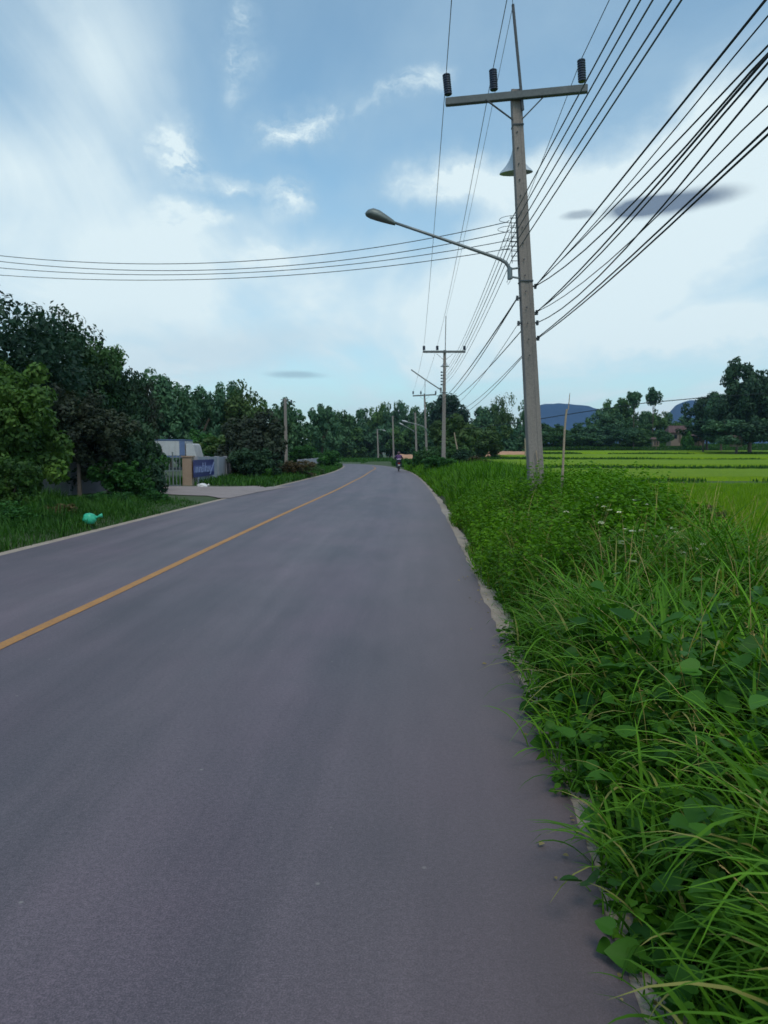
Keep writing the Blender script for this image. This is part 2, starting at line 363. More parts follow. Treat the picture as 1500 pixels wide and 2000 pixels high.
# ------------------------------------------------------------------ road layout
def smooth_line(pts, n):
    p = np.array(pts, float); t = np.arange(len(p)); tt = np.linspace(0, len(p)-1, n*8)
    def cr(c):
        q = np.concatenate([[2*c[0]-c[1]], c, [2*c[-1]-c[-2]]]); i = np.minimum(tt.astype(int), len(c)-2); f = tt-i
        p0, p1, p2, p3 = q[i], q[i+1], q[i+2], q[i+3]
        return .5*(2*p1+(p2-p0)*f+(2*p0-5*p1+4*p2-p3)*f*f+(3*p1-p0-3*p2+p3)*f**3)
    X, Y = cr(p[:, 0]), cr(p[:, 1]); s = np.concatenate([[0], np.cumsum(np.hypot(np.diff(X), np.diff(Y)))])
    return X, Y, s
RE = [(.28, -8), (.50, -2), (.66, 1.2), (.75, 2.2), (.86, 3.5), (1.03, 6.5), (1.18, 10), (1.40, 15), (1.85, 27.8), (2.12, 40), (2.25, 52), (2.22, 62), (1.9, 72), (1.2, 83), (.1, 95), (-1.8, 105), (-4.8, 113), (-10, 119), (-20, 124), (-45, 129)]
LE = [(-6.4, -8), (-6.25, -2), (-6.2, 1.2), (-6.15, 2.2), (-6.12, 3.5), (-6.08, 6.5), (-6.05, 10), (-5.9, 15), (-5.55, 26.3), (-4.95, 40), (-4.5, 52), (-4.25, 62), (-4.25, 72), (-4.45, 83), (-4.8, 93), (-5.8, 101), (-8.2, 107), (-13, 112), (-22, 117), (-46, 122)]
rX, rY, _ = smooth_line(RE, 40); lX, lY, _ = smooth_line(LE, 40)
mono = np.argmax(rY > 112.5) ; monol = np.argmax(lY > 106)
def Xr(y): return np.interp(y, rY[:mono], rX[:mono])
def Xl(y): return np.interp(y, lY[:monol], lX[:monol])
def strip(name, AX, AY, BX, BY, z, mat, cols=12, lane=False):
    n = len(AX); T = np.linspace(0, 1, cols+1)
    V = np.zeros((n, cols+1, 3)); V[..., 0] = AX[:, None]*(1-T)+BX[:, None]*T; V[..., 1] = AY[:, None]*(1-T)+BY[:, None]*T; V[..., 2] = z
    i, j = np.meshgrid(np.arange(n-1), np.arange(cols), indexing='ij'); a = i*(cols+1)+j
    Fc = np.stack([a, a+1, a+cols+2, a+cols+1], -1).reshape(-1, 4)
    me = arrmesh(name, V.reshape(-1, 3), Fc)
    if lane:
        at = me.attributes.new('lane', 'FLOAT', 'POINT'); at.data.foreach_set('value', np.tile(T, n).astype(np.float32))
    return tag(link(name, me, mat), kind='structure')
jag = np.array([noise.noise(Vector((x*2.1, y*2.1, 3)))*.05+noise.noise(Vector((x*9, y*9, 7)))*.02 for x, y in zip(rX, rY)])
strip('road', lX, lY, rX+jag, rY, 0.0, M['asphalt'], 14, True)
# kerb strips (concrete haunch beside the asphalt, flush and broken)
def kexp(y):                                     # where the kerb lies bare of plants
    return sum(c_*sst(a, a+.12*(b-a)+.05, y)*(1-sst(b-.12*(b-a)-.05, b, y)) for a, b, c_ in ((1.6, 2.35, .25), (2.8, 3.5, .55), (6.4, 9.2, .9), (12.5, 16.5, 1), (18, 29, 1)))
def sst(a, b, x): t = np.clip((x-a)/(b-a), 0, 1); return t*t*(3-2*t)
kw = np.array([.07*kexp(y)+max(.02, .10+noise.noise(Vector((0, y*.8, 9)))*.12+noise.noise(Vector((0, y*4, 2)))*.05+noise.noise(Vector((0, y*13, 2)))*.02) for y in rY])
kerb = strip('kerb', rX-.06, rY, rX+kw+.02, rY, -.004, M['kerb'], 2)
kerb2 = strip('kerb', lX+.05, lY, lX-.22, lY, -.004, M['kerb'], 2)
# centre line
CL = [G(-300, 1412), G(-120, 1322), G(0, 1263), G(100, 1216.5), G(200, 1170.5), G(300, 1123), G(400, 1075.5), G(480, 1038), G(560, 1001), G(620, 974), G(660, 955.5), G(690, 940), G(708, 931), G(722, 922), G(733, 915), G(728, 911)]
cX, cY, _ = smooth_line([(p.x, p.y) for p in CL], 30)
nx = np.gradient(cY); ny = -np.gradient(cX); ln = np.hypot(nx, ny); nx, ny = nx/ln, ny/ln
strip('centre_line', cX-nx*.06, cY-ny*.06, cX+nx*.06, cY+ny*.06, .004, M['line'], 1)

# ------------------------------------------------------------------ terrain
def sst(a, b, x): t = np.clip((x-a)/(b-a), 0, 1); return t*t*(3-2*t)
ZK = [(-50, -.45), (43, -.42), (45.5, -.15), (70, -.1), (73, .22), (106, .45), (109, .78), (146, 1.15), (149, 1.5), (188, 2.0), (215, 4.2), (300, 5.2), (3000, 8)]
def padz(y): return np.interp(y, [k[0] for k in ZK], [k[1] for k in ZK])
def vergew(y): return 2.55+.08*np.clip(y, 0, 60)+.2*np.sin(y*.5)
def terrain(x, y):
    x = np.asarray(x, float); y = np.asarray(y, float)
    yr = np.clip(y, -8, 112); dr = x-Xr(yr); dl = Xl(np.clip(y, -8, 105))-x
    dr = np.where(y > 112, x+3+np.clip(y-112, 0, 300)*.0, dr)
    vr = -.06+.14*sst(.12, .5, dr)+.18*sst(.8, 2.2, dr)+.10*sst(8, 14, y)*sst(1, 2.5, dr)
    w_ = vergew(y)
    k = sst(w_, w_+1.4+np.clip(y-60, 0, 60)*.12, dr)
    zr = vr*(1-k)+padz(y)*k
    zl = -.06+.12*sst(.15, .8, dl)+.05*sst(1, 4, dl)
    z = np.where(dr > 0, zr, np.where(dl > 0, zl, -.06))
    far = sst(112, 126, y); zf = -.06+.15*sst(122, 140, y)
    zf2 = zf*(1-sst(8, 22, x))+padz(y)*sst(8, 22, x)
    z = z*(1-far)+zf2*far
    return z
def axis(segs):
    o = []
    for a, b, st in segs: o.append(np.arange(a, b, st))
    o.append([segs[-1][1]]); return np.concatenate(o)
gx = axis([(-3500, -400, 300), (-400, -60, 20), (-60, -12, 2), (-12, -7, .5), (-7, 12, .2), (12, 40, 1), (40, 400, 10), (400, 3500, 300)])
gy = axis([(-60, -8, 4), (-8, 30, .4), (30, 130, 1), (130, 300, 5), (300, 600, 30), (600, 4200, 300)])
def grid(name, gx, gy, zf, mat, smooth=True):
    X, Y = np.meshgrid(gx, gy); Z = zf(X, Y); n, m = X.shape
    i, j = np.meshgrid(np.arange(n-1), np.arange(m-1), indexing='ij'); a = i*m+j
    Fc = np.stack([a, a+1, a+m+1, a+m], -1).reshape(-1, 4)
    return link(name, arrmesh(name, np.stack([X, Y, Z], -1).reshape(-1, 3), Fc, smooth=smooth), mat)
gr = grid('ground', gx, gy, terrain, M['soil']); tag(gr, kind='structure')
gr.data.materials.append(M['dsoil'])
cc = np.zeros(len(gr.data.polygons)*3); gr.data.polygons.foreach_get('center', cc); cc = cc.reshape(-1, 3)
ddr = cc[:, 0]-Xr(np.clip(cc[:, 1], -8, 112)); mi = ((ddr > -.5) & (ddr < 6) & (cc[:, 1] < 60) & (cc[:, 1] > -10)).astype(np.int32)
gr.data.polygons.foreach_set('material_index', mi)

# driveway to the gate, left
def drive():
    n, k = 40, 14; V = []
    for i in range(n+1):
        u = i/n; px = 120+(575-120)*u; yt = np.interp(px, [120, 310, 445, 575], [956.5, 955.8, 954.5, 949.5]); yb = np.interp(px, [120, 310, 400, 450, 505, 575], [971, 970.5, 972.5, 973.5, 961.5, 949.8])
        for j in range(k+1):
            g = G(px, yt+(yb-yt)*j/k, .0); V.append((g.x, g.y, max(float(terrain(g.x, g.y)), -.01)+.025))
    Fc = [(i*(k+1)+j, i*(k+1)+j+1, (i+1)*(k+1)+j+1, (i+1)*(k+1)+j) for i in range(n) for j in range(k)]
    return tag(link('driveway', arrmesh('driveway', V, Fc, smooth=True), M['drive']), kind='structure')
drive()
# red earth bank at the far side of the field and by the bend
def bank(px0, px1, y0, y1, Y, name='earth_bank'):
    n = 24; V = []; 
    for i in range(n+1):
        px = px0+(px1-px0)*i/n; a = P(px, y1+noise.noise(Vector((px*.05, 0, 0)))*1.5, Y); b = P(px, y0+noise.noise(Vector((px*.09, 4, 0)))*2.0, Y+2.5)
        V += [(a.x, a.y, a.z-.8), (a.x, a.y, a.z), (b.x, b.y, b.z), (b.x, b.y+4, b.z-.1), (b.x, b.y+5, b.z-2)]
    Fc = [(i*5+j, i*5+j+1, i*5+j+6, i*5+j+5) for i in range(n) for j in range(4)]
    return tag(link(name, arrmesh(name, V, Fc, smooth=True), M['earth']), kind='structure')
bank(935, 1031, 881.5, 890, 134)
bank(776, 806, 887.5, 897, 150)

# hills
def hill(pts, Y, depth, seed):
    xs = np.linspace(pts[0][0], pts[-1][0], 60); ys = np.interp(xs, [p[0] for p in pts], [p[1] for p in pts]); V = []
    for i, (a, b) in enumerate(zip(xs, ys)):
        top = P(a, b+noise.noise(Vector((a*.06, seed, 0)))*2, Y+depth*.5); h = top.z
        for j in range(13):
            u = j/12; yy = Y+depth*u; hh = h*math.sin(math.pi*min(1, max(0, u)))**.8; q = top.x*yy/(Y+depth*.5)
            V.append((q, yy, hh*(1+.06*noise.noise(Vector((q*.004, yy*.004, seed))))))
    Fc = [(i*13+j, i*13+j+1, (i+1)*13+j+1, (i+1)*13+j) for i in range(59) for j in range(12)]
    return tag(link('hills', arrmesh('hills', V, Fc, smooth=True), M['hill']), kind='structure')
hill([(1000, 870), (1040, 800), (1062, 792), (1110, 789), (1150, 791), (1180, 800), (1230, 830), (1290, 870)], 2500, 900, 1)
hill([(1240, 880), (1300, 815), (1322, 790), (1350, 781), (1385, 778), (1420, 776), (1480, 790), (1600, 860)], 2500, 900, 5)

# ------------------------------------------------------------------ rice fields (terraces)
rng = np.random.default_rng(7)
def ricefield(y0, y1, x0f, x1, label, zo=.28):
    ys = np.arange(y0, y1+.01, max(.5, (y1-y0)/60)); us = np.linspace(0, 1, 130)
    X = np.array([x0f(y)+(x1-x0f(y))*us**1.5 for y in ys]); Y = np.repeat(ys[:, None], 130, 1)
    Y = Y+1.1*np.sin(X*.09)+.45*np.sin(X*.37+1)+.25*np.sin(X*.9)
    Z = padz(np.clip(Y, y0+3 if y0 > 20 else y0, y1-2))+zo+.035*np.sin(X*3.1+Y*1.7)*np.sin(Y*2.3)
    e = np.zeros_like(Z); e[0, :] = 1; e[-1, :] = 1; e[:, 0] = 1; Z = Z-e*.45
    n, m = X.shape; i, j = np.meshgrid(np.arange(n-1), np.arange(m-1), indexing='ij'); a = i*m+j
    Fc = np.stack([a, a+1, a+m+1, a+m], -1).reshape(-1, 4)
    o = link('rice_field', arrmesh('rice_field', np.stack([X, Y, Z], -1).reshape(-1, 3), Fc, smooth=True), M['ricetop'])
    return tag(o, label, 'rice field', 'terraced rice fields', 'stuff')
xf = lambda y: float(Xr(min(y, 112))+vergew(y)+1.3)
ricefield(3, 43.4, xf, 60, 'nearest bright green rice paddy right behind the weedy verge')
ricefield(45.8, 70.4, xf, 90, 'second rice paddy from the camera, beyond the first dark bund')
ricefield(73, 106.5, lambda y: xf(y)+1.0, 120, 'third rice paddy from the camera, yellow green band')
ricefield(109, 147, lambda y: 19+0*y, 170, 'fourth rice paddy from the camera in front of the earth bank level')
ricefield(149.8, 187, lambda y: 28+0*y, 220, 'farthest thin strip of rice paddy below the tree line')

# ------------------------------------------------------------------ vegetation generators
def blades(n, px, py, pz, h, wdt, lean0, curl, seg=5, rs=1, var=None, taper=.8):
    r = np.random.default_rng(rs); th = r.uniform(0, 2*math.pi, n)
    phi = lean0[:, None]+curl[:, None]*np.linspace(0, 1, seg+1)[None, :]**1.2
    ds = h[:, None]/seg; rad = np.zeros((n, seg+1)); zz = np.zeros((n, seg+1))
    rad[:, 1:] = np.cumsum(np.sin(phi[:, :-1])*ds, 1); zz[:, 1:] = np.cumsum(np.cos(phi[:, :-1])*ds, 1)
    t = np.linspace(0, 1, seg+1)[None, :]; wd = wdt[:, None]*(.55+1.4*t)*(1-t)**taper*1.1+.0004
    dx, dy = np.cos(th)[:, None], np.sin(th)[:, None]; tw = r.uniform(-.6, .6, n)[:, None]*t
    sx, sy = -np.sin(th[:, None]+tw), np.cos(th[:, None]+tw)
    cx = px[:, None]+dx*rad; cy = py[:, None]+dy*rad; cz = pz[:, None]+zz
    V = np.zeros((n, seg+1, 2, 3))
    for s_, q in ((-1, 0), (1, 1)):
        V[:, :, q, 0] = cx+s_*sx*wd/2; V[:, :, q, 1] = cy+s_*sy*wd/2; V[:, :, q, 2] = cz
    base = (np.arange(n)*(seg+1)*2)[:, None]+np.arange(seg)[None, :]*2
    Fc = np.stack([base, base+1, base+3, base+2], -1).reshape(-1, 4)
    if var is None: var = r.random(n)**1.2*.85
    return V.reshape(-1, 3), Fc, np.repeat(var, (seg+1)*2)
LEAFSH = {'ell': ([0, .22, .55, .82, 1.0, .82, .55, .22], [0, .30, .36, .2, 0, -.2, -.36, -.30]),
          'heart': ([.05, -.07, -.06, .10, .36, .64, .86, 1.0, .86, .64, .36, .10, -.06, -.07], [0, .14, .32, .46, .49, .36, .16, 0, -.16, -.36, -.49, -.46, -.32, -.14]),
          'thin': ([0, .2, .5, .8, 1.0, .8, .5, .2], [0, .10, .13, .08, 0, -.08, -.13, -.10])}
def leaves(c, d, up, size, shape='ell', var=None, droop=.15):      # c points, d directions, up normals
    n = len(c); lx, ly = LEAFSH[shape]; lx = np.array(lx); ly = np.array(ly)
    d = d/np.linalg.norm(d, axis=1, keepdims=True); s = np.cross(d, up); s /= np.linalg.norm(s, axis=1, keepdims=True)+1e-9; u = np.cross(s, d)
    lz = np.abs(ly)*.35-droop*lx**2
    V = c[:, None]+size[:, None, None]*(d[:, None]*lx[None, :, None]+s[:, None]*ly[None, :, None]+u[:, None]*lz[None, :, None])
    m = len(lx); b = (np.arange(n)*m)[:, None]
    Fc = np.concatenate([b+np.arange(m//2+1), b+np.array([0]+list(range(m//2, m)))])
    return V.reshape(-1, 3), Fc, np.repeat(var if var is not None else np.random.default_rng(3).random(n)*.85, m)
def quads(c, nrm, size, r, var):
    n = len(c); a = r.normal(size=(n, 3)); t1 = np.cross(nrm, a); t1 /= np.linalg.norm(t1, axis=1, keepdims=True)+1e-9; t2 = np.cross(nrm, t1)
    t2 /= np.linalg.norm(t2, axis=1, keepdims=True)+1e-9
    s = size[:, None]; V = np.stack([c-t1*s, c+t2*s*.5+nrm*s*.15, c+t1*s, c-t2*s*.5+nrm*s*.15], 1)
    return V.reshape(-1, 3), (np.arange(n)*4)[:, None]+np.arange(4)[None, :], np.repeat(var, 4)
def crown(seed, n, size, nl=16, flat=1.0, lump=(.28, .46), airy=0.0, shape='round'):
    r = np.random.default_rng(seed)
    L_ = r.normal(size=(nl, 3)); L_ /= np.linalg.norm(L_, axis=1, keepdims=True); L_ *= (r.random(nl)**.45*.68)[:, None]
    if shape == 'round': L_[:, 2] = L_[:, 2]*.9
    if shape == 'cone':
        L_[:, 2] = r.uniform(-.75, .8, nl); k = .62*(1-(L_[:, 2]+.8)/1.8); L_[:, :2] = r.uniform(-1, 1, (nl, 2))*k[:, None]
    lr = r.uniform(*lump, nl)
    if shape == 'cone': lr *= (1.15-(L_[:, 2]+.75)*.45)
    # sub-lumps give a broken outline
    per = r.choice(nl, nl*7, p=lr**2/np.sum(lr**2)); dv_ = r.normal(size=(nl*7, 3)); dv_ /= np.linalg.norm(dv_, axis=1, keepdims=True); dv_[:, 2] = dv_[:, 2]*.8+.12
    S = L_[per]+dv_*lr[per][:, None]*r.uniform(.7, 1.02, nl*7)[:, None]; srr = lr[per]*r.uniform(.22, .46, nl*7); sv = r.random(nl*7)
    k = r.choice(nl*7, n, p=srr**2/np.sum(srr**2)); d = r.normal(size=(n, 3)); d /= np.linalg.norm(d, axis=1, keepdims=True)
    rr = r.uniform(.35, 1.0, n)**.5*r.choice([1, 1, 1, 1.18+airy], n); c = S[k]+d*srr[k][:, None]*rr[:, None]
    nr = d+r.normal(size=(n, 3))*.55+np.array([0, 0, .35]); nr /= np.linalg.norm(nr, axis=1, keepdims=True)
    c /= np.percentile(np.abs(c), 98.5, axis=0); c[:, 2] *= flat
    return quads(c, nr, size*r.uniform(.6, 1.3, n), r, np.clip(sv[k]*.55+r.random(n)*.4, 0, .95))
_cm = {}
def crownmesh(key, *a, **k):
    if key not in _cm: _cm[key] = arrmesh('crown', *crown(*a, **k))
    return _cm[key]
def trunkmesh(seed, h, r0, rc, zc):           # trunk + limbs, base at origin, limbs reaching into a crown of radius rc at height zc
    r = random.Random(seed); mb = MB(); lean = Vector((r.uniform(-.06, .06), r.uniform(-.06, .06), 0))
    pts = [lean*(t*h)+Vector((0, 0, t*h)) for t in (0, .25, .5, .75, 1)]
    mb.tube(pts, [r0, r0*.8, r0*.68, r0*.58, r0*.45], 9)
    for i in range(6):
        a = r.uniform(0, 6.28); st = pts[2].lerp(pts[4], r.random()); e = Vector((math.cos(a)*rc*.6, math.sin(a)*rc*.6, zc+r.uniform(-.2, .5)*rc))
        m_ = st.lerp(e, .5)+Vector((0, 0, -.08*rc)); mb.tube([st, m_, e], [r0*.42, r0*.28, r0*.1], 6)
    mb.bm.normal_update(); me = bpy.data.meshes.new('trunk'); mb.bm.to_mesh(me); mb.bm.free(); me.materials.append(M['bark']); return me
NT = [0]
def tree(px, ytop, hw, ybot, Y, label, mat, n=5000, leaf=.14, group=None, name='tree', cat='tree', proto=None, shape='round', dy=None, airy=0, nl=16, lump=(.28, .46), flat=1.0):
    NT[0] += 1; sd = NT[0]
    top = P(px, ytop, Y); bot = P(px, ybot, Y); rx = hw/F*Y*1.06; rz = (top.z-bot.z)/2*1.0; cz = (top.z+bot.z)/2; ry = dy if dy else rx*.95
    zg = float(terrain(top.x, Y))-.05; rm = max(rx, rz)
    e = empty(name, (top.x, Y, zg), label, cat, group)
    key = proto if proto else ('u', sd)
    cm = crownmesh((key, mat), proto if isinstance(proto, int) else sd*13+1, n, leaf/rm, nl, flat, lump, airy, shape)
    if not cm.materials: cm.materials.append(M[mat])
    o = bpy.data.objects.new('crown' if cat != 'shrub' else 'foliage', cm); COL.objects.link(o); o.parent = e; o.location = (0, 0, cz-zg); o.scale = (rx, ry, rz)
    o.rotation_euler = (0, 0, 0 if not proto else (sd*2.399) % 6.28)
    if cat == 'shrub':
        tm = trunkmesh(sd, max(.1, (cz-zg)*.7), .03, rx*.6, cz-zg); tm.name = 'stem'; t = bpy.data.objects.new('stem', tm)
    else:
        t = bpy.data.objects.new('trunk', trunkmesh(sd, max(.5, (cz-zg)), max(.08, rm*.055), rx*.75, cz-zg))
    COL.objects.link(t); t.parent = e
    return e

# ---- left side trees
tree(-6, 716, 112, 965, 19, 'light green leafy tree closest to the road on the left, before the concrete wall', 'leaf_light', 30000, .08, nl=34, lump=(.2, .36))
tree(-45, 592, 185, 985, 27, 'tallest dark round tree at the left edge behind the light green one', 'leaf_dark', 36000, .11, nl=44, lump=(.24, .36))
tree(105, 634, 112, 915, 31, 'dark tree sloping down from the tallest tree, upper left', 'leaf_dark', 26000, .11, nl=40, lump=(.24, .36))
tree(165, 672, 80, 900, 32, 'dark rounded tree in the middle of the sloping left clump', 'leaf_mid', 20000, .11, nl=36, lump=(.24, .36))
tree(15, 900, 58, 1010, 17.5, 'leafy low growth under the light green tree at the left edge', 'leaf_light', 6000, .06, name='shrub', cat='shrub')
tree(235, 905, 50, 985, 25.5, 'dark leafy shrub at the foot of the left clump near the driveway', 'leaf_bush', 7000, .07, name='shrub', cat='shrub')
tree(212, 702, 72, 925, 33, 'dark green tree over the middle of the concrete wall', 'leaf_dark', 20000, .11, nl=36, lump=(.24, .36))
tree(258, 742, 55, 958, 34, 'purplish dark tree at the right end of the left clump', 'leaf_purple', 16000, .11, nl=34, lump=(.24, .36))
tree(150, 770, 85, 930, 25, 'blackish low tree with brown leaves hanging over the concrete wall', 'leaf_purple', 17000, .08, nl=34, lump=(.22, .36))
tree(240, 820, 66, 985, 27.5, 'dark spreading tree between the wall and the gate', 'leaf_dark', 13000, .09, nl=14)
tree(296, 868, 34, 962, 30, 'small deep green shrub beside the gate opening', 'leaf_bush', 6000, .08, name='shrub', cat='shrub')
for px, yt, hw, yb, Y, mt, lb in [(225, 962, 42, 1006, 21.5, 'leaf_bush', 'low weedy bush in the left grass strip behind the green bag'), (300, 962, 26, 990, 24, 'leaf_bush', 'small weedy bush at the near corner of the driveway'),
        (110, 985, 40, 1030, 17.5, 'leaf_brown', 'brownish low bush in the grass before the concrete wall'), (10, 985, 60, 1050, 15.5, 'leaf_bush', 'rough green bush in the grass at the left frame edge')]:
    tree(px, yt, hw, yb, Y, lb, mt, 5000, .045, name='shrub', cat='shrub')
# ---- middle distance, left of the road
tree(328, 736, 60, 895, 72, 'rounded mid green tree above the parked truck', 'leaf_far', 9000, .26)
tree(385, 760, 48, 900, 78, 'green tree right of the one above the truck', 'leaf_far', 8000, .27)
tree(428, 758, 46, 905, 84, 'bushy tree behind the concrete wall with the banner', 'leaf_far', 8000, .28)
tree(478, 770, 48, 905, 80, 'grey green airy tree behind the dark spreading tree', 'leaf_olive', 7000, .26, airy=.3)
tree(530, 790, 42, 905, 88, 'low round tree just left of the lone concrete pole', 'leaf_far', 7000, .28)
tree(578, 812, 38, 905, 98, 'low tree just right of the lone concrete pole', 'leaf_far', 7000, .3)
tree(628, 797, 34, 905, 115, 'round topped tree right of the sky gap left of the road', 'leaf_far', 7000, .33)
tree(445, 842, 42, 905, 56, 'olive green tree behind the banner wall', 'leaf_olive', 7000, .18)
tree(405, 850, 34, 915, 60, 'bright green bushy tree right of the truck cab', 'leaf_bush', 6000, .18)
tree(484, 815, 60, 940, 47, 'very dark spreading tree overhanging the end of the banner wall', 'leaf_purple', 15000, .15, nl=22)
tree(500, 880, 48, 942, 44, 'dark shrub under the very dark spreading tree', 'leaf_dark', 8000, .10, name='shrub', cat='shrub')
tree(575, 900, 38, 935, 50, 'brownish low shrub in front of the lone concrete pole', 'leaf_brown', 5000, .10, name='shrub', cat='shrub')
tree(605, 908, 26, 932, 58, 'dull low shrub beside the far concrete wall', 'leaf_olive', 3000, .10, name='shrub', cat='shrub')
tree(650, 881, 25, 917, 78, 'rounded bright green shrub at the inside of the road bend', 'leaf_bush', 5000, .13, name='shrub', cat='shrub')
tree(600, 872, 32, 905, 95, 'bright green thicket behind the far concrete wall', 'leaf_bush', 5000, .15, name='shrub', cat='shrub')
# ---- wooded belt beyond the bend
belt = [(652, 806, 34, 215), (690, 800, 34, 225), (722, 806, 30, 235), (745, 796, 28, 230), (775, 790, 24, 225), (800, 796, 28, 230), (828, 793, 30, 235), (860, 798, 30, 225),
        (640, 830, 40, 190), (680, 835, 36, 195), (720, 838, 36, 200), (762, 832, 36, 195), (800, 835, 34, 190), (838, 832, 36, 185)]
for i, (px, yt, hw, Y) in enumerate(belt):
    tree(px, yt, hw, 897, Y, 'tree in the dark wooded belt beyond the bend of the road', 'leaf_far' if i % 3 else 'leaf_mid', 7000, .55, group='trees in the wooded belt beyond the bend', proto=101+i % 4)
tree(898, 777, 52, 895, 205, 'broad blue green tree with a flat tufted top right of the second utility pole', 'leaf_dark', 9000, .5)
tree(948, 797, 36, 895, 190, 'rounded dark tree between the flat topped tree and the airy tree', 'leaf_far', 7000, .45)
tree(985, 776, 24, 880, 185, 'airy light tree left of the main utility pole', 'leaf_olive', 3200, .42, airy=.5)
tree(1022, 762, 22, 890, 178, 'narrow conical tree right behind the main utility pole', 'leaf_far', 6000, .42, shape='cone')
tree(888, 812, 40, 895, 100, 'olive tree directly behind the second utility pole', 'leaf_olive', 8000, .28)
tree(945, 832, 42, 892, 125, 'low olive tree left of the red earth bank', 'leaf_olive', 7000, .32)
tree(1000, 826, 40, 886, 150, 'dark low tree above the red earth bank', 'leaf_far', 7000, .36)
# ---- tree line across the paddy
line = [(1066, 830, 32, 210), (1105, 836, 32, 215), (1140, 829, 30, 220), (1184, 800, 30, 220), (1212, 783, 32, 225), (1250, 795, 30, 225), (1298, 808, 28, 220), (1335, 818, 30, 235), (1095, 838, 36, 205), (1170, 828, 40, 205), (1240, 828, 40, 205), (1050, 840, 30, 200)]
for i, (px, yt, hw, Y) in enumerate(line):
    tree(px, yt, hw, 868, Y, 'dark green tree in the tree line across the rice fields', 'leaf_far' if i % 2 else 'leaf_mid', 7000, .5, group='trees in the line across the rice fields', proto=101+i % 4)
tree(1240, 757, 13, 792, 200, 'left one of two tall slender trees with small round tops across the field', 'leaf_far', 1300, .40, airy=.5)
tree(1277, 758, 13, 790, 200, 'right one of two tall slender trees with small round tops across the field', 'leaf_far', 1300, .40, airy=.5)
tree(1384, 773, 36, 868, 190, 'broad tree between the hills and the largest tree on the right', 'leaf_dark', 9000, .42)
tree(1412, 775, 40, 866, 180, 'dark tree touching the left flank of the largest tree on the right', 'leaf_far', 8000, .42)
tree(1470, 716, 55, 868, 150, 'largest and tallest dark tree at the right edge across the field', 'leaf_dark', 22000, .42, nl=34, lump=(.26, .4))
tree(1540, 735, 60, 868, 155, 'dark tree leaving the frame at the right edge', 'leaf_dark', 9000, .42)
tree(1440, 815, 50, 868, 145, 'lower bushy tree in front of the largest tree on the right', 'leaf_far', 8000, .36)
tree(1375, 825, 36, 864, 160, 'low dark tree right of the farmhouse', 'leaf_dark', 6000, .36)
tree(1344, 846, 11, 878, 150, 'single dark bush on the green slope below the farmhouse', 'leaf_bush', 2500, .25, name='shrub', cat='shrub')
for px, yt, hw, yb, Y, mt, lb in [(1410, 838, 26, 868, 150, 'leaf_far', 'low rounded thicket between the outbuilding and the pinkish shed'), (1490, 826, 34, 870, 140, 'leaf_dark', 'dark thicket at the right frame edge across the field'),
        (1300, 843, 14, 866, 168, 'leaf_far', 'small bush hiding the left wall of the farmhouse'), (1210, 838, 40, 868, 190, 'leaf_far', 'wide dark thicket under the two tall slender trees'), (1080, 845, 36, 870, 185, 'leaf_mid', 'wide thicket right of the nearest utility pole across the field'),
        (1140, 846, 36, 870, 190, 'leaf_far', 'wide thicket below the left hill'), (1268, 846, 24, 868, 186, 'leaf_mid', 'thicket left of the tiny orange hut')]:
    tree(px, yt, hw, yb, Y, lb, mt, 5200, .34, name='shrub', cat='shrub')
# ---- bushes on the right verge near the second pole
vb = [(812, 884, 24, 914, 66, 'leaf_bush', 'dark green bush on the road edge right of the motorcycle'), (842, 874, 26, 912, 64, 'leaf_mid', 'bush left of the foot of the second utility pole'),
      (884, 872, 26, 910, 63, 'leaf_mid', 'dark bush right behind the foot of the second utility pole'), (912, 880, 26, 914, 58, 'leaf_dark', 'dark bush at the thin leaning stick beyond the second pole'),
      (850, 893, 34, 925, 50, 'leaf_bush', 'bright bush on the verge in front of the second utility pole'), (935, 893, 22, 918, 54, 'leaf_brown', 'brownish bush at the field corner right of the second pole'),
      (1040, 934, 34, 985, 17.6, 'leaf_bush', 'dense green bush around the foot of the main utility pole'), (1392, 992, 24, 1062, 13.5, 'leaf_brown', 'dry brown twiggy bush at the paddy edge on the right')]
for px, yt, hw, yb, Y, mt, lb in vb:
    tree(px, yt, hw, yb, Y, lb, mt, 5200, .1 if Y > 40 else .035, name='shrub', cat='shrub')

# ------------------------------------------------------------------ verge plants (uncountable ground cover)
def hfield(x, y):                              # plant height along the right verge
    return np.array([noise.noise(Vector((a*.7, b*.55, 1.7))) for a, b in zip(x, y)])
def scatter(n, y0, y1, d0, d1, seed, pw=1.0, dpw=1.0):
    r = np.random.default_rng(seed); y = y0+(y1-y0)*r.random(n)**pw; d = d0+(d1-d0)*r.random(n)**dpw; x = Xr(y)+d-.05+.16*kexp(y)
    keep = (x-.35 < y*.62+1.2) & (d < vergew(y)+1.1); return x[keep], y[keep], d[keep], r
def stuff(name, parts, mat, label, cat, smooth=False):
    V, Fs, A = [], [], []; o = 0
    for v, f, a in parts: V.append(v); Fs.append(f+o); A.append(a); o += len(v)
    return tag(link(name, arrmesh(name, np.concatenate(V), np.concatenate(Fs), np.concatenate(A), smooth), mat), label, cat, None, 'stuff')
def edgeh(d, y=None):
    k = np.clip(.42+d*.95, 0, 1.1)
    return k if y is None else k*(1-.72*sst(vergew(y)-1.3, vergew(y)+.9, d))
parts = []
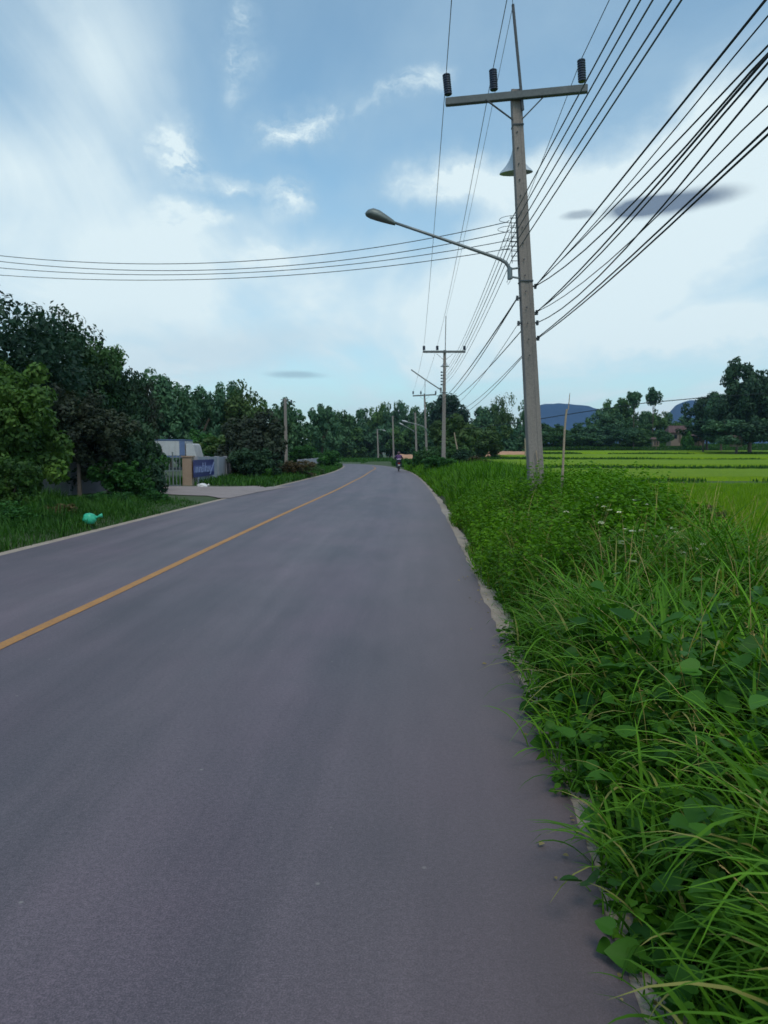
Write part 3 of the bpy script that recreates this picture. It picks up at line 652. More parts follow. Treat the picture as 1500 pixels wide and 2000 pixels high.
# long arching blades, in tufts
x, y, d, r = scatter(1000, 1.3, 8.5, .14, 4.5, 11, 1.25)
nb = 26; tx = np.repeat(x, nb)+r.normal(0, .06, len(x)*nb); ty = np.repeat(y, nb)+r.normal(0, .06, len(x)*nb); td = np.repeat(d, nb)
tuft_h = np.repeat(r.uniform(.5, 1.35, len(x)), nb)*edgeh(td, ty)*(.85+.35*np.repeat(hfield(x, y), nb))
n = len(tx); parts.append(blades(n, tx, ty, terrain(tx, ty), tuft_h*r.uniform(.45, 1.0, n), r.uniform(.009, .024, n), r.uniform(.02, .45, n), r.uniform(.9, 2.7, n), 8, 12,
                                 np.where(r.random(n) < .09, .98, np.clip(np.repeat(r.random(len(x)), nb)*.5+r.random(n)*.35, 0, .85))))
# shorter filling grass
x, y, d, r = scatter(17000, 1.2, 9, .03, 4.5, 13, 1.2, 1.15)
n = len(x); parts.append(blades(n, x, y, terrain(x, y), r.uniform(.15, .5, n)*edgeh(d, y), r.uniform(.004, .009, n), r.uniform(0, .6, n), r.uniform(.3, 1.8, n), 4, 14))
stuff('tall_grass', parts, M['grass_near'], 'long arching green grass overhanging the road edge, lower right', 'grass', True)
parts = []
x, y, d, r = scatter(60000, 7.5, 24, .1, 5.8, 21, 1.1)
n = len(x); hh = (.42+.4*hfield(x, y))*edgeh(d, y)*r.uniform(.5, 1.15, n)
parts.append(blades(n, x, y, terrain(x, y), hh, r.uniform(.008, .018, n), r.uniform(0, .6, n), r.uniform(.2, 1.6, n), 4, 22, np.where(r.random(n) < .11, 1.0, r.random(n)*.85)))
x, y, d, r = scatter(42000, 22, 75, .2, 7.5, 23, 1.0)
n = len(x); parts.append(blades(n, x, y, terrain(x, y), (.6+.5*hfield(x, y))*edgeh(d, y)*r.uniform(.5, 1.2, n), r.uniform(.03, .06, n), r.uniform(0, .6, n), r.uniform(.2, 1.3, n), 3, 24, r.random(n)*.8))
stuff('verge_grass', parts, M['grass_mid'], 'dense bright green grass and weeds covering the verge towards the utility poles', 'grass')
# leafy weeds : stems with leaflets
def weeds(n, y0, y1, d0, d1, hmin, hmax, lsize, nleaf, seed, shape='ell', pw=1.2):
    x, y, d, r = scatter(n, y0, y1, d0, d1, seed, pw); n = len(x); h = r.uniform(hmin, hmax, n)*edgeh(d, y)*(1+.4*hfield(x, y)); z = terrain(x, y)
    lx = r.normal(0, .18, n); ly = r.normal(0, .18, n)
    t = r.random((n, nleaf))**.75; cx = x[:, None]+lx[:, None]*t*h[:, None]; cy = y[:, None]+ly[:, None]*t*h[:, None]; cz = z[:, None]+h[:, None]*t
    a = r.uniform(0, 6.283, (n, nleaf)); dr_ = np.stack([np.cos(a), np.sin(a), r.uniform(-.35, .5, (n, nleaf))], -1).reshape(-1, 3)
    c = np.stack([cx, cy, cz], -1).reshape(-1, 3)+dr_*r.uniform(.2, 1.3, (n*nleaf, 1))*lsize
    up = r.normal(0, .35, (n*nleaf, 3))+np.array([0, 0, 1])
    return leaves(c, dr_, up, lsize*r.uniform(.55, 1.25, n*nleaf), shape, np.clip(np.repeat(r.random(n), nleaf)*.4+r.random(n*nleaf)*.45, 0, .85))
stuff('leafy_weeds', [weeds(2300, 1.3, 9, .06, 4.5, .12, .5, .05, 22, 31)], M['weed'],
      'leafy green weeds low between the nearest grass tufts', 'weeds')
stuff('leafy_weeds', [weeds(2600, 7.5, 19, .15, 5.8, .42, .8, .055, 34, 32), weeds(1300, 9, 16, 1.2, 5.2, .62, .95, .06, 40, 35, 'ell')], M['weed_mid'],
      'bright leafy weeds heaped on the verge in front of the nearest utility pole', 'weeds')
stuff('broad_leaf_vine', [weeds(560, 1.2, 5.5, .08, 3.6, .12, .5, .085, 7, 33, 'heart', 1.3), weeds(380, 1.3, 5, .3, 3, .3, .7, .10, 6, 34, 'heart')], M['broad'],
      'broad heart shaped leaves low in the grass at the bottom right corner', 'vine')
# seed stalks
x, y, d, r = scatter(700, 1.5, 12, .4, 5, 41, 1.2); n = len(x)
stalk = blades(n, x, y, terrain(x, y), r.uniform(.5, 1.0, n)*edgeh(d), np.full(n, .003), r.uniform(0, .5, n), r.uniform(.1, .9, n), 5, 42, r.random(n), .2)
V = stalk[0].reshape(n, 6, 2, 3); tip = V[:, 5].mean(1); td_ = tip-V[:, 4].mean(1)
k = 9; c = np.repeat(tip, k, 0)-np.repeat(td_, k, 0)*r.random((n*k, 1))*.8; dd_ = np.repeat(td_/np.linalg.norm(td_, axis=1, keepdims=True), k, 0)+r.normal(0, .5, (n*k, 3))
lv = leaves(c, dd_, r.normal(size=(n*k, 3)), r.uniform(.01, .022, n*k), 'thin', r.random(n*k))
stuff('seed_stalks', [stalk], M['straw'], 'thin tan seed stalks rising out of the verge grass', 'seed stalks')
stuff('seed_heads', [lv], M['straw'], 'small tan seed heads on the grass stalks', 'seed heads')
# white flowers
r = np.random.default_rng(51); fx = []
for (px, py, Y) in [(1168, 972, 12.5), (1152, 964, 12.8), (1205, 966, 12.6), (1180, 990, 11.5), (1165, 987, 11.6), (1190, 997, 11.2), (1210, 1000, 11), (1105, 1000, 11.5), (1106, 1020, 10.6), (1222, 1035, 9.8), (1237, 1038, 9.7), (1253, 1036, 9.8),
                    (1300, 1045, 9.6), (1303, 1052, 9.5), (1315, 1032, 10), (1322, 1040, 9.8), (1333, 1050, 9.3), (1213, 1058, 9), (1216, 1062, 8.9), (1355, 1072, 8.6), (1376, 1063, 8.8), (1332, 1079, 8.4), (1378, 1079, 8.4), (1235, 1097, 8), (1236, 1083, 8.3), (1174, 1020, 10.5), (1280, 1047, 9.5), (1240, 978, 12), (1385, 1095, 7.8), (1260, 985, 12)]:
    fx.append(P(px, py, Y*.8))
fx = np.array([list(v) for v in fx]); n = len(fx); k = 7
a = np.tile(np.arange(k)*6.283/k, n); c = np.repeat(fx, k, 0); tl = np.repeat(r.normal(0, .4, (n, 3)), k, 0)
pd = np.stack([np.cos(a), np.sin(a), .15+0*a], -1)+tl*.4
pet = leaves(c, pd, np.array([0, 0, 1])+tl, r.uniform(.032, .05, n*k), 'ell', r.random(n*k))
stuff('white_flowers', [pet], M['flower'], 'small white wild flowers scattered over the verge weeds', 'flowers')
zt = terrain(fx[:, 0], fx[:, 1]); stuff('flower_stems', [blades(n, fx[:, 0], fx[:, 1], zt, fx[:, 2]-zt, np.full(n, .006), np.zeros(n), np.zeros(n), 4, 53)], M['weed'], 'thin green stems under the white wild flowers', 'stems')
# left grass band
def scatterL(n, y0, y1, d0, d1, seed, pw=1.0):
    r = np.random.default_rng(seed); y = y0+(y1-y0)*r.random(n)**pw; d = d0+(d1-d0)*r.random(n); x = Xl(y)-d; return x, y, d, r
def offdrive(x, y): return ~((y > 24.5) & (y < 35.5) & (x < -5.5+(-1)*0))
x, y, d, r = scatterL(52000, 8, 26.5, .2, 9, 61, .8); kp = offdrive(x, y); x, y, d = x[kp], y[kp], d[kp]; n = len(x)
pL = [blades(n, x, y, terrain(x, y), (.28+.3*hfield(x, y)+.55*np.maximum(0, hfield(x*2+9, y*2)))*np.clip(.4+d*.5, 0, 1)*r.uniform(.5, 1.3, n)*(1-.5*sst(17, 22, y)*(d < 4.5)), r.uniform(.01, .022, n), r.uniform(0, .6, n), r.uniform(.2, 1.5, n), 3, 62)]
x, y, d, r = scatterL(26000, 35, 100, .3, 6, 63); n = len(x)
pL.append(blades(n, x, y, terrain(x, y), r.uniform(.15, .45, n), r.uniform(.03, .07, n), r.uniform(0, .6, n), r.uniform(.2, 1.2, n), 3, 64))
r = np.random.default_rng(65); n = 26000; x = r.uniform(-25, 14, n); y = r.uniform(122, 200, n)
x2 = np.concatenate([x, r.uniform(1.0, 9, 9000)]); y2 = np.concatenate([y, r.uniform(75, 124, 9000)]); kp = x2 > Xr(np.clip(y2, 0, 112))+.5; kp |= y2 > 131; x, y = x2[kp], y2[kp]; n = len(x)
pL.append(blades(n, x, y, terrain(x, y), r.uniform(.2, .6, n), r.uniform(.08, .16, n), r.uniform(0, .6, n), r.uniform(.2, 1.2, n), 2, 66))
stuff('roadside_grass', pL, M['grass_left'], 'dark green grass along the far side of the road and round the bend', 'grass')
# field slope + bund grass
r = np.random.default_rng(71); xs, ys = [], []
for yb in (44.5, 71.7, 107.5, 148.3):
    n = 9000; x = r.uniform(5, 120, n); y = yb+r.normal(0, .55, n)+1.1*np.sin(x*.09)+.45*np.sin(x*.37+1); kq = hfield(x*.35, y*0+yb)+.25*r.random(n) > -.12; x, y = x[kq], y[kq]; xs.append(x); ys.append(y)
n = 26000; xs.append(r.uniform(24, 150, n)); ys.append(r.uniform(186, 214, n))
x = np.concatenate(xs); y = np.concatenate(ys); n = len(x)
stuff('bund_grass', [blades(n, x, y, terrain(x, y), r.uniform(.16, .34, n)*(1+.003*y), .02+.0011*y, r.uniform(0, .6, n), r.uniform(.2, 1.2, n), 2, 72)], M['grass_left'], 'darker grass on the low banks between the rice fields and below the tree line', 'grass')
# rice blades on the nearest paddy
r = np.random.default_rng(81); n = 90000; y = 6+36*r.random(n)**.9; x = Xr(y)+vergew(y)+1.1+r.random(n)*(y*.62+2-(Xr(y)+vergew(y)+1.0)).clip(.5, 30)
stuff('rice_plants', [blades(n, x, y, padz(y)+.12, r.uniform(.25, .45, n), r.uniform(.012, .03, n), r.uniform(0, .4, n), r.uniform(.1, .9, n), 2, 82)], M['rice'], 'young rice plants in the nearest bright green paddy', 'rice')
# litter leaves at the road edge
r = np.random.default_rng(91); n = 170; y = 1.3+12*r.random(n)**1.6; x = Xr(y)-r.exponential(.09, n)+.1
a = r.uniform(0, 6.28, n); stuff('leaf_litter', [leaves(np.stack([x, y, np.full(n, .012)], -1), np.stack([np.cos(a), np.sin(a), r.uniform(0, .3, n)], -1), np.array([[0, 0, 1.0]])+r.normal(0, .3, (n, 3)), r.uniform(.012, .035, n), 'ell', r.random(n))], M['straw'], 'dry leaf litter along the right edge of the asphalt', 'litter')

# ------------------------------------------------------------------ utility poles
def shaft(base, top, w0, w1, name='shaft', parent=None, mat='concrete'):
    bm = bmesh.new(); base = Vector(base); top = Vector(top)
    prof = [(-.5, -.5), (-.18, -.5), (-.12, -.44), (.12, -.44), (.18, -.5), (.5, -.5), (.5, .5), (.18, .5), (.12, .44), (-.12, .44), (-.18, .5), (-.5, .5)]
    prof = [(-.46, -.5), (-.2, -.5), (-.15, -.47), (.15, -.47), (.2, -.5), (.46, -.5), (.5, -.46), (.5, .46), (.46, .5), (-.46, .5), (-.5, .46), (-.5, -.46)]
    rings = []
    for i in range(13):
        t = i/12; c = base.lerp(top, t); s = w0+(w1-w0)*t; rings.append([bm.verts.new(c+Vector((a*s, b*s, 0))) for a, b in prof])
    k = len(prof)
    for i in range(12):
        for j in range(k): bm.faces.new((rings[i][j], rings[i][(j+1) % k], rings[i+1][(j+1) % k], rings[i+1][j]))
    bm.faces.new(rings[-1]); bm.faces.new(rings[0][::-1])
    bmesh.ops.recalc_face_normals(bm, faces=bm.faces); me = bpy.data.meshes.new(name); bm.to_mesh(me); bm.free()
    return link(name, me, M[mat], parent)
def insulator(base, up, h, r, parent):
    mb = MB(); pts, rad = [], []; n = 9
    for i in range(n):
        for f, q in ((0, .84), (.3, 1.0), (.75, .97), (.95, .84)):
            t = (i+f)/n; pts.append(base+up*(h*(.16+.84*t))); rad.append(r*q)
    mb.tube(pts, rad, 14); o = mb.build('insulator', M['porcelain'], parent, False)
    MB().tube([base, base+up*h*.165], [r*.9, r*.8], 12).build('cap', M['steel'], o)
    return base+up*(h*1.01)

PY = 16.5
bA = P(1047, 945, PY); tA = P(1007, 178, PY); ax = (tA-bA)/(tA.z-bA.z)
def pole1(py, off=0, dy=0):                     # point on the leaning axis seen at photo row py
    a = tA; z = P(1000, py, PY).z; return tA+ax*(z-tA.z)+Vector((off, dy, 0))
gz = float(terrain(bA.x, PY))-.1
baseA = bA+ax*(gz-bA.z)
main = empty('utility_pole', baseA, 'tall concrete utility pole leaning left beside the road, the nearest and largest', 'utility pole')
shaft(baseA, tA, .33, .205, parent=main)
aL = P(869, 208, PY+.33); aR = P(1143, 182, PY-.25); fwd = Vector((0, -.19, 0))
aL += fwd; aR += fwd
MB().bar(aL, aR, .13, .15, ax).build('crossarm', M['conc_dark'], main)
MB().bar(P(1016, 224, PY+.05)+Vector((.02, -.2, 0)), P(998.5, 20, PY)+Vector((0, -.2, 0)), .05, .06, (0, 1, 0)).build('lightning_spike', M['iron'], main)
for a, b in (((945, 206), (999, 242)), ((1064, 193), (1016, 241))):
    MB().bar(P(*a, PY)+fwd*1.4, P(*b, PY)+fwd*1.0, .02, .045, (0, 1, 0)).build('brace', M['iron'], main)
ins1 = [insulator(P(875, 206, PY+.3)+fwd+ax*.05, (ax+Vector((-.04, 0, 0))).normalized(), .50, .085, main), insulator(P(963, 197, PY+.1)+fwd+ax*.05, ax.normalized(), .49, .085, main), insulator(P(1133, 182, PY-.2)+fwd+ax*.05, ax.normalized(), .52, .085, main)]
spk1 = P(998.5, 22, PY)+Vector((0, -.2, 0))
# bolts and step holes on the front of the shaft
for i in range(15):
    p = pole1(262+i*31, 0, -.125-.0045*i); MB().tube([p+Vector((-.035, .02, 0)), p+Vector((-.035, -.012, 0))], .014, 8).build('bolt', M['iron'], main)
# low-voltage rack with five spools
rack = MB(); spool = []
for i, yy in enumerate((432, 450.5, 469, 487, 506)):
    q = pole1(yy); h = .11+.004*i; xx = q.x-h-.14
    spool.append(Vector((xx, q.y-.05, q.z)))
    rack.bar((q.x-h, q.y-.05, q.z+.05), (xx-.03, q.y-.05, q.z+.05), .03, .008); rack.bar((q.x-h, q.y-.05, q.z-.05), (xx-.03, q.y-.05, q.z-.05), .03, .008)
rack.bar(pole1(424, -.115, -.05), pole1(518, -.14, -.05), .03, .012, (1, 0, 0))
rack.bar(spool[0]+Vector((0, 0, .1)), spool[-1]-Vector((0, 0, .1)), .012, .012, (1, 0, 0))
rk = rack.build('secondary_rack', M['iron'], main)
for s_ in spool: MB().tube([s_+Vector((0, 0, z)) for z in (-.042, -.03, -.012, .012, .03, .042)], [.05, .052, .034, .034, .052, .05], 12).build('spool', M['porcelain'], rk)
# cable clamps
clamps = {}
for k_, (px, py, s_) in {'r1': (1037, 560, 1), 'r2': (1039, 611, 1), 'r3': (1041, 631, 1), 'r4': (1042, 661, 1), 'l1': (1015, 583, -1), 'l2': (1018, 632, -1)}.items():
    p = pole1(py); hw_ = .125+.00004*py; q = Vector((p.x+s_*(hw_+.05), p.y-.03, p.z)); clamps[k_] = q
    m_ = MB(); m_.bar((p.x+s_*hw_*.8, p.y-.03, p.z), q+Vector((s_*.03, 0, 0)), .05, .03); m_.tube([q+Vector((0, 0, -.05)), q+Vector((0, 0, .05))], .028, 10); m_.build('cable_clamp', M['iron'], main)
MB().bar(pole1(551, -.14, 0), pole1(551, .14, 0), .30, .03).build('strap', M['iron'], main); MB().bar(pole1(247, -.115, 0), pole1(247, .115, 0), .25, .03).build('strap', M['iron'], main)
# jumper loops
for i, (x0, y0, w_, h_) in enumerate(((975, 430, 30, 9), (972, 449, 30, 8), (982, 469, 20, 3.5), (978, 485, 22, 5))):
    pts = [P(x0+w_+w_*math.cos(a), y0-h_*math.sin(a)*(1.0 if math.sin(a) > 0 else .6), PY) for a in np.linspace(.25, 5.7, 18)]; MB().tube(pts, .006, 5).build('jumper_loop', M['wire'], main)
MB().tube([P(994, 543, PY), P(990, 551, PY), P(992, 556, PY), P(996, 550, PY), P(997, 538, PY)], .006, 5).build('jumper_loop', M['wire'], main)

# street lamp on the main pole
lamp = empty('street_lamp', pole1(535, -.16), 'grey cobra head street lamp reaching over the road from the nearest pole', 'street lamp')
DY = -.05
armp = [P(768, 434, PY-.3), P(830, 455, PY-.25), P(900, 479, PY-.15), P(960, 500, PY-.07), P(978, 507, PY+DY), P(988, 513, PY+DY), P(994, 522, PY+DY), P(995.5, 532, PY+DY), P(996, 546, PY+DY)]
MB().tube(armp, [.028, .03, .032, .034, .036, .037, .038, .038, .038], 10).build('arm', M['steel'], lamp, True)
m_ = MB(); m_.bar(P(994, 526, PY+DY), pole1(524, -.10, DY), .06, .03); m_.bar(P(994, 540, PY+DY), pole1(545, -.10, DY), .06, .03); m_.tube([P(995.5, 523, PY+DY), P(996, 545, PY+DY)], .055, 10); m_.build('bracket', M['steel'], lamp)
hp = [P(772, 438, PY-.3), P(766, 435, PY-.3), P(752, 429, PY-.31), P(738, 423, PY-.32), P(726, 419, PY-.33), P(717, 417.5, PY-.34), P(713.5, 417, PY-.34)]
hr = [.045, .075, .115, .15, .15, .10, .03]
m_ = MB(); rings = []
dax = (hp[-1]-hp[0]).normalized(); sd_ = Vector((0, 1, 0)); upn = sd_.cross(dax).normalized()
if upn.z < 0: upn = -upn
for p, r_ in zip(hp, hr): rings.append([m_.bm.verts.new(p+sd_*math.cos(k*math.pi/8)*r_*1.05+upn*math.sin(k*math.pi/8)*r_*(.85 if k < 8 else .55)) for k in range(16)])
for i in range(len(rings)-1):
    for k in range(16): m_.bm.faces.new((rings[i][k], rings[i][(k+1) % 16], rings[i+1][(k+1) % 16], rings[i+1][k]))
m_.bm.faces.new(rings[0]); m_.bm.faces.new(rings[-1])
head = m_.build('lamp_head', M['lamp'], lamp, True)
lc = P(731, 429, PY-.33); MB().ell(lc, .135, .12, .085, Matrix((dax, sd_, upn)).transposed().to_3x3()).build('lens', M['lens'], head, True)

# horn loudspeaker behind the main pole
hc = P(1008, 338, PY+.45); ht = hc+Vector((-.03, -.10, .62)); upv = (ht-hc).normalized()
horn = empty('loudspeaker', hc, 'pale grey horn loudspeaker pointing down behind the nearest utility pole', 'loudspeaker')
prof = [(0, .36), (.03, .345), (.08, .29), (.16, .215), (.26, .15), (.38, .10), (.50, .07), (.62, .055)]
m_ = MB(); m_.tube([hc+upv*a for a, b in prof], [b for a, b in prof], 28, caps=False)
m_.tube([hc+upv*(a+.006) for a, b in prof], [b-.008 for a, b in prof], 28, caps=False); bl = m_.build('bell', M['horn'], horn, True)
MB().tube([hc+upv*.62, hc+upv*.66, hc+upv*.80, hc+upv*.83], [.06, .085, .085, .05], 16).build('driver', M['horn'], horn, True)
MB().tube([hc+upv*.16, hc+upv*.34], [.05, .03], 12).build('inner_cone', M['horn'], horn, True)
MB().bar(hc+upv*.55, pole1(300, 0, .08), .05, .03).build('mount', M['iron'], horn)

# second pole
Q2 = 56.0
def pole2type(px_top, ytop, px_bot, Y, armpx, ins, label, spike=None, arm_hw=None, w=(.30, .19), tilt=0, group=None, insh=.5):
    t = P(px_top, ytop, Y); b0 = P(px_bot, 905, Y); a_ = (t-b0)/(t.z-b0.z); g = float(terrain(b0.x, Y))-.1; b = b0+a_*(g-b0.z)
    e = empty('utility_pole', b, label, 'utility pole', group); shaft(b, t, *w, parent=e); tips = []
    if armpx:
        l, r_, ya = armpx; A = P(l, ya+tilt, Y-.17); B = P(r_, ya-tilt, Y-.17); MB().bar(A, B, .12, .16).build('crossarm', M['conc_dark'], e)
        for s_ in (-1, 1):
            MB().bar(P(px_top+s_*16*56/Y, ya+4*56/Y, Y-.19), P(px_top+s_*3*56/Y, ya+15*56/Y, Y-.16), .02, .05, (0, 1, 0)).build('brace', M['iron'], e)
        for x_ in ins:
            bb = P(x_, ya, Y-.17)+Vector((0, 0, .06)); tips.append(insulator(bb, Vector((0, 0, 1)), insh, .1, e))
    if spike: MB().bar(P(px_top+1, ytop+6, Y-.16), P(spike[0], spike[1], Y-.16), .05, .07, (0, 1, 0)).build('lightning_spike', M['iron'], e)
    return e, tips, a_, t
p2, ins2, a2, t2 = pole2type(868.5, 684, 866, Q2, (826, 909, 687), (828, 854, 907), 'second utility pole along the road, straight with a crossarm and bare lamp arm', (871, 617), insh=.36)
for i, yy in enumerate((727, 733, 739, 745, 751)):
    q = P(865, yy, Q2-.1); m_ = MB(); m_.tube([q+Vector((-.1, 0, -.05)), q+Vector((-.1, 0, .05))], .06, 8); m_.bar(q+Vector((-.1, 0, 0)), q+Vector((.1, 0, 0)), .04, .03); m_.build('spool', M['porcelain'], p2)
MB().bar(P(859, 767, Q2-.1), P(874, 767, Q2-.1), .06, .06).build('bracket', M['iron'], p2)
hn = P(869, 716, Q2+.2); horn2 = empty('loudspeaker', hn, 'small horn loudspeaker high on the second utility pole', 'loudspeaker')
MB().tube([hn+Vector((0, 0, z)) for z in (0, .06, .16, .3, .5)], [.34, .27, .17, .1, .07], 16).build('bell', M['horn'], horn2, True)
MB().tube([hn+Vector((0, 0, .5)), hn+Vector((0, 0, .68))], .09, 12).build('driver', M['horn'], horn2, True)
MB().bar(hn+Vector((0, 0, .4)), hn+Vector((0, -.25, .4)), .05, .04).build('mount', M['iron'], horn2)
def lamparm(pts, label, Y, headr=0, cat='street lamp'):
    e = empty('street_lamp', P(*pts[-1], Y), label, cat)
    MB().tube([P(a, b, Y) for a, b in pts], .045, 8).build('arm', M['steel'], e)
    MB().tube([P(*pts[-1], Y)+Vector((0, 0, -.15)), P(*pts[-1], Y)+Vector((0, 0, .15))], .07, 8).build('bracket', M['steel'], e)
    A = P(*pts[0], Y); B = P(*pts[1], Y); d = (A-B).normalized()
    if headr:
        h = MB().ell(A+d*.3, .42, .17, .12, Matrix((d, Vector((0, 1, 0)), d.cross(Vector((0, 1, 0))))).transposed()).build('lamp_head', M['white_paint'], e, True)
        MB().ell(A+d*.36+Vector((0, 0, -.09)), .2, .13, .08).build('lens', M['lens'], h, True)
    return e
lamparm([(803, 722), (830, 741), (856, 758), (861, 761)], 'bare street lamp arm without a head on the second utility pole', Q2-.15)
p3, ins3, a3, t3 = pole2type(829, 769, 834, 98, (806, 852, 772), (807, 822, 851), 'third utility pole along the road, with a small tilted crossarm', (830, 743), tilt=1.2, insh=.46)
lamparm([(795, 824), (815, 829), (827, 833), (833, 839)], 'pale street lamp on the third utility pole', 97.8, 1)
def simplepole(px, ytop, Y, label, w=(.28, .18), dx=0, rackpx=False):
    t = P(px, ytop, Y); b = Vector((P(px+dx, 890, Y).x, Y, float(terrain(t.x, Y))-.1))
    e = empty('utility_pole', b, label, 'utility pole'); shaft(b, t, *w, parent=e)
    m_ = MB()
    for i in range(4): q = t+Vector((-.16, 0, -.3-.25*i)); m_.tube([q+Vector((0, 0, -.07)), q+Vector((0, 0, .07))], .07, 8)
    m_.bar(t+Vector((-.16, 0, -.2)), t+Vector((-.16, 0, -1.25)), .04, .03, (1, 0, 0)); m_.bar(t+Vector((-.5, 0, -.15)), t+Vector((.5, 0, -.15)), .08, .08)
    m_.build('fittings', M['iron'], e); return e, t
p4, t4 = simplepole(811, 806, 125, 'fourth utility pole along the road, left of the third and partly in the trees', (.34, .24), 3)
lamparm([(787, 830), (796, 835), (808, 842)], 'street lamp on the fourth utility pole', 124.8, 1)
p5, t5 = simplepole(767, 812, 160, 'fifth utility pole, thin and pale on the outside of the bend', (.36, .26), 2)
p6, t6 = simplepole(737, 838, 185, 'sixth utility pole with a lamp on its top, outside of the bend', (.38, .28), 2)
lamparm([(748, 840), (743, 838.5), (738, 840)], 'street lamp on top of the sixth utility pole', 184.8, 1)
p7, t7 = simplepole(684, 849, 205, 'farthest utility pole against the dark wood, leftmost beyond the bend', (.38, .28), 1)
pl, tl_ = simplepole(557, 778, 86, 'lone concrete pole on the left side of the road above the bushes', (.34, .28), 2)
MB().bar(P(557, 783, 86), P(569, 784, 86), .05, .05).build('bracket', M['iron'], pl)
MB().tube([P(569, 781, 86), P(569, 787, 86)], .09, 8).build('insulator', M['porcelain'], pl)

# ------------------------------------------------------------------ wires
def wire(pts, rad, label, mat='wire', name='overhead_wire', group=None, n=6):
    return tag(MB().tube(pts, rad, n).build(name, M[mat]), label, 'wire', group)
def sag(a, b, s, n=28): return [a.lerp(b, t)+Vector((0, 0, -4*s*t*(1-t))) for t in np.linspace(0, 1, n)]
VPX = Vector((795, 885))
def forward(a3, T, axy, extra=0):                 # from the pole point a3 (seen at axy) past photo point T, over the camera's head
    a = Vector((axy[0], axy[1]))-VPX; b = Vector(T)-VPX; s = a.length/b.length
    q = P(T[0], T[1], PY*s); d = q-a3; k = (a3.y+24)/(a3.y-q.y); end = a3+d*k
    pts = [a3+d*k*t for t in np.linspace(0, 1, 30)]
    if extra:
        tq = 1/k; pts = [p+Vector((0, 0, extra*(t/tq)*(1-t/tq)*4)) if t < tq else p for p, t in zip(pts, np.linspace(0, 1, 30))]
    return pts
fw = [(ins1[0], (882, 0), (872, 150), .008, 'thin bare wire rising from the left insulator to the top of the photo'), (ins1[1], (990, 0), (960, 140), .008, 'thin bare wire rising from the middle insulator'),
      (spk1, (1001, 0), (998.5, 22), .006, 'thin shield wire from the spike tip going overhead'), (ins1[2], (1190, 0), (1132, 122), .009, 'thin bare wire rising from the right insulator')]
for a, T, axy, r_, lb in fw: wire(forward(a, T, axy), r_, lb, group='wires running overhead from the nearest pole')
ords = ['topmost', 'second', 'third', 'fourth', 'lowest']
for i, (s_, X_) in enumerate(zip(spool, (1230, 1251, 1275, 1311, 1331))):
    wire(forward(s_, (X_, 0), (1002, 432+18.5*i)), .0105, f'{ords[i]} of five parallel wires leaving the spool rack for the top right', 'wire', group='wires running overhead from the nearest pole')
cb = [('r1', (1495, 0), .012, -.0, 'thick black cable forming the upper left edge of the fan at top right'), ('r1', (1500, 28), .007, -.10, 'thin wire just right of the thick black cable'), ('r1', (1500, 88), .009, -.04, 'black cable, upper edge of the crossing bundle'),
      ('r1', (1500, 100), .0105, -.22, 'black cable in the crossing bundle that sags from the upper clamp'), ('r2', (1500, 106), .0115, -.10, 'thick black cable in the middle of the crossing bundle'), ('r2', (1500, 118), .0095, -.16, 'black cable on the lower side of the crossing bundle'),
      ('r3', (1500, 145), .0095, -.28, 'grey black cable below the crossing bundle'), ('r2', (1500, 201), .007, -.2, 'thin wavy wire between the bundle and the lowest pair'), ('r4', (1500, 247), .010, -.06, 'upper cable of the lowest pair at right'), ('r4', (1500, 260), .010, -.08, 'lower cable of the lowest pair at right')]
for i, (c_, T, r_, ex, lb) in enumerate(cb):
    a = clamps[c_]+Vector((.0, -.03, .012*(i % 3)))
    py_ = {'r1': 560, 'r2': 611, 'r3': 631, 'r4': 661}[c_]
    wire(forward(a, T, (1043, py_), ex), r_, lb, 'cable', 'communication_cable', 'cables running overhead from the nearest pole')
# to the second pole and on to the third
for i in range(3):
    wire(sag(ins1[i], ins2[i], .35), .008, f'{("left", "middle", "right")[i]} insulator wire between the nearest and second utility poles', group='wires between the first two poles')
    wire(sag(ins2[i], ins3[i], .4), .009, f'{("left", "middle", "right")[i]} insulator wire between the second and third utility poles', group='wires beyond the second pole')
wire(sag(spk1, P(871, 618, Q2), .3), .006, 'thin shield wire between the spikes of the first two poles', group='wires between the first two poles')
for i in range(5): wire(sag(spool[i], P(864, 728+6*i, Q2-.1), .55), .008, f'{ords[i]} of five rack wires between the first two poles', group='wires between the first two poles')
lo = [('l1', (866, 778), .22, .017, 'thick black cable from the left clamp to the second pole'), ('l1', (867, 783), .35, .013, 'sagging black cable beside the thick one'), ('r2', (869, 788), .35, .013, 'black cable from behind the nearest pole to the second'), ('l2', (872, 796), .5, .007, 'thin cable from the lower left clamp'), ('r4', (873, 806), .5, .009, 'lower cable right of the thick one towards the second pole'), ('r4', (873, 813), .6, .009, 'lowest cable towards the second pole')]
for c_, T, s_, r_, lb in lo: wire(sag(clamps[c_]+Vector((0, .05, 0)), P(*T, Q2), s_), r_, lb, 'cable', 'communication_cable', 'cables between the first two poles')
for i, yy in enumerate((778, 790)): wire(sag(P(868, yy, Q2), P(832, 838+i*4, 98), .5), .014, f'{("upper", "lower")[i]} cable between the second and third poles', 'cable', 'communication_cable')
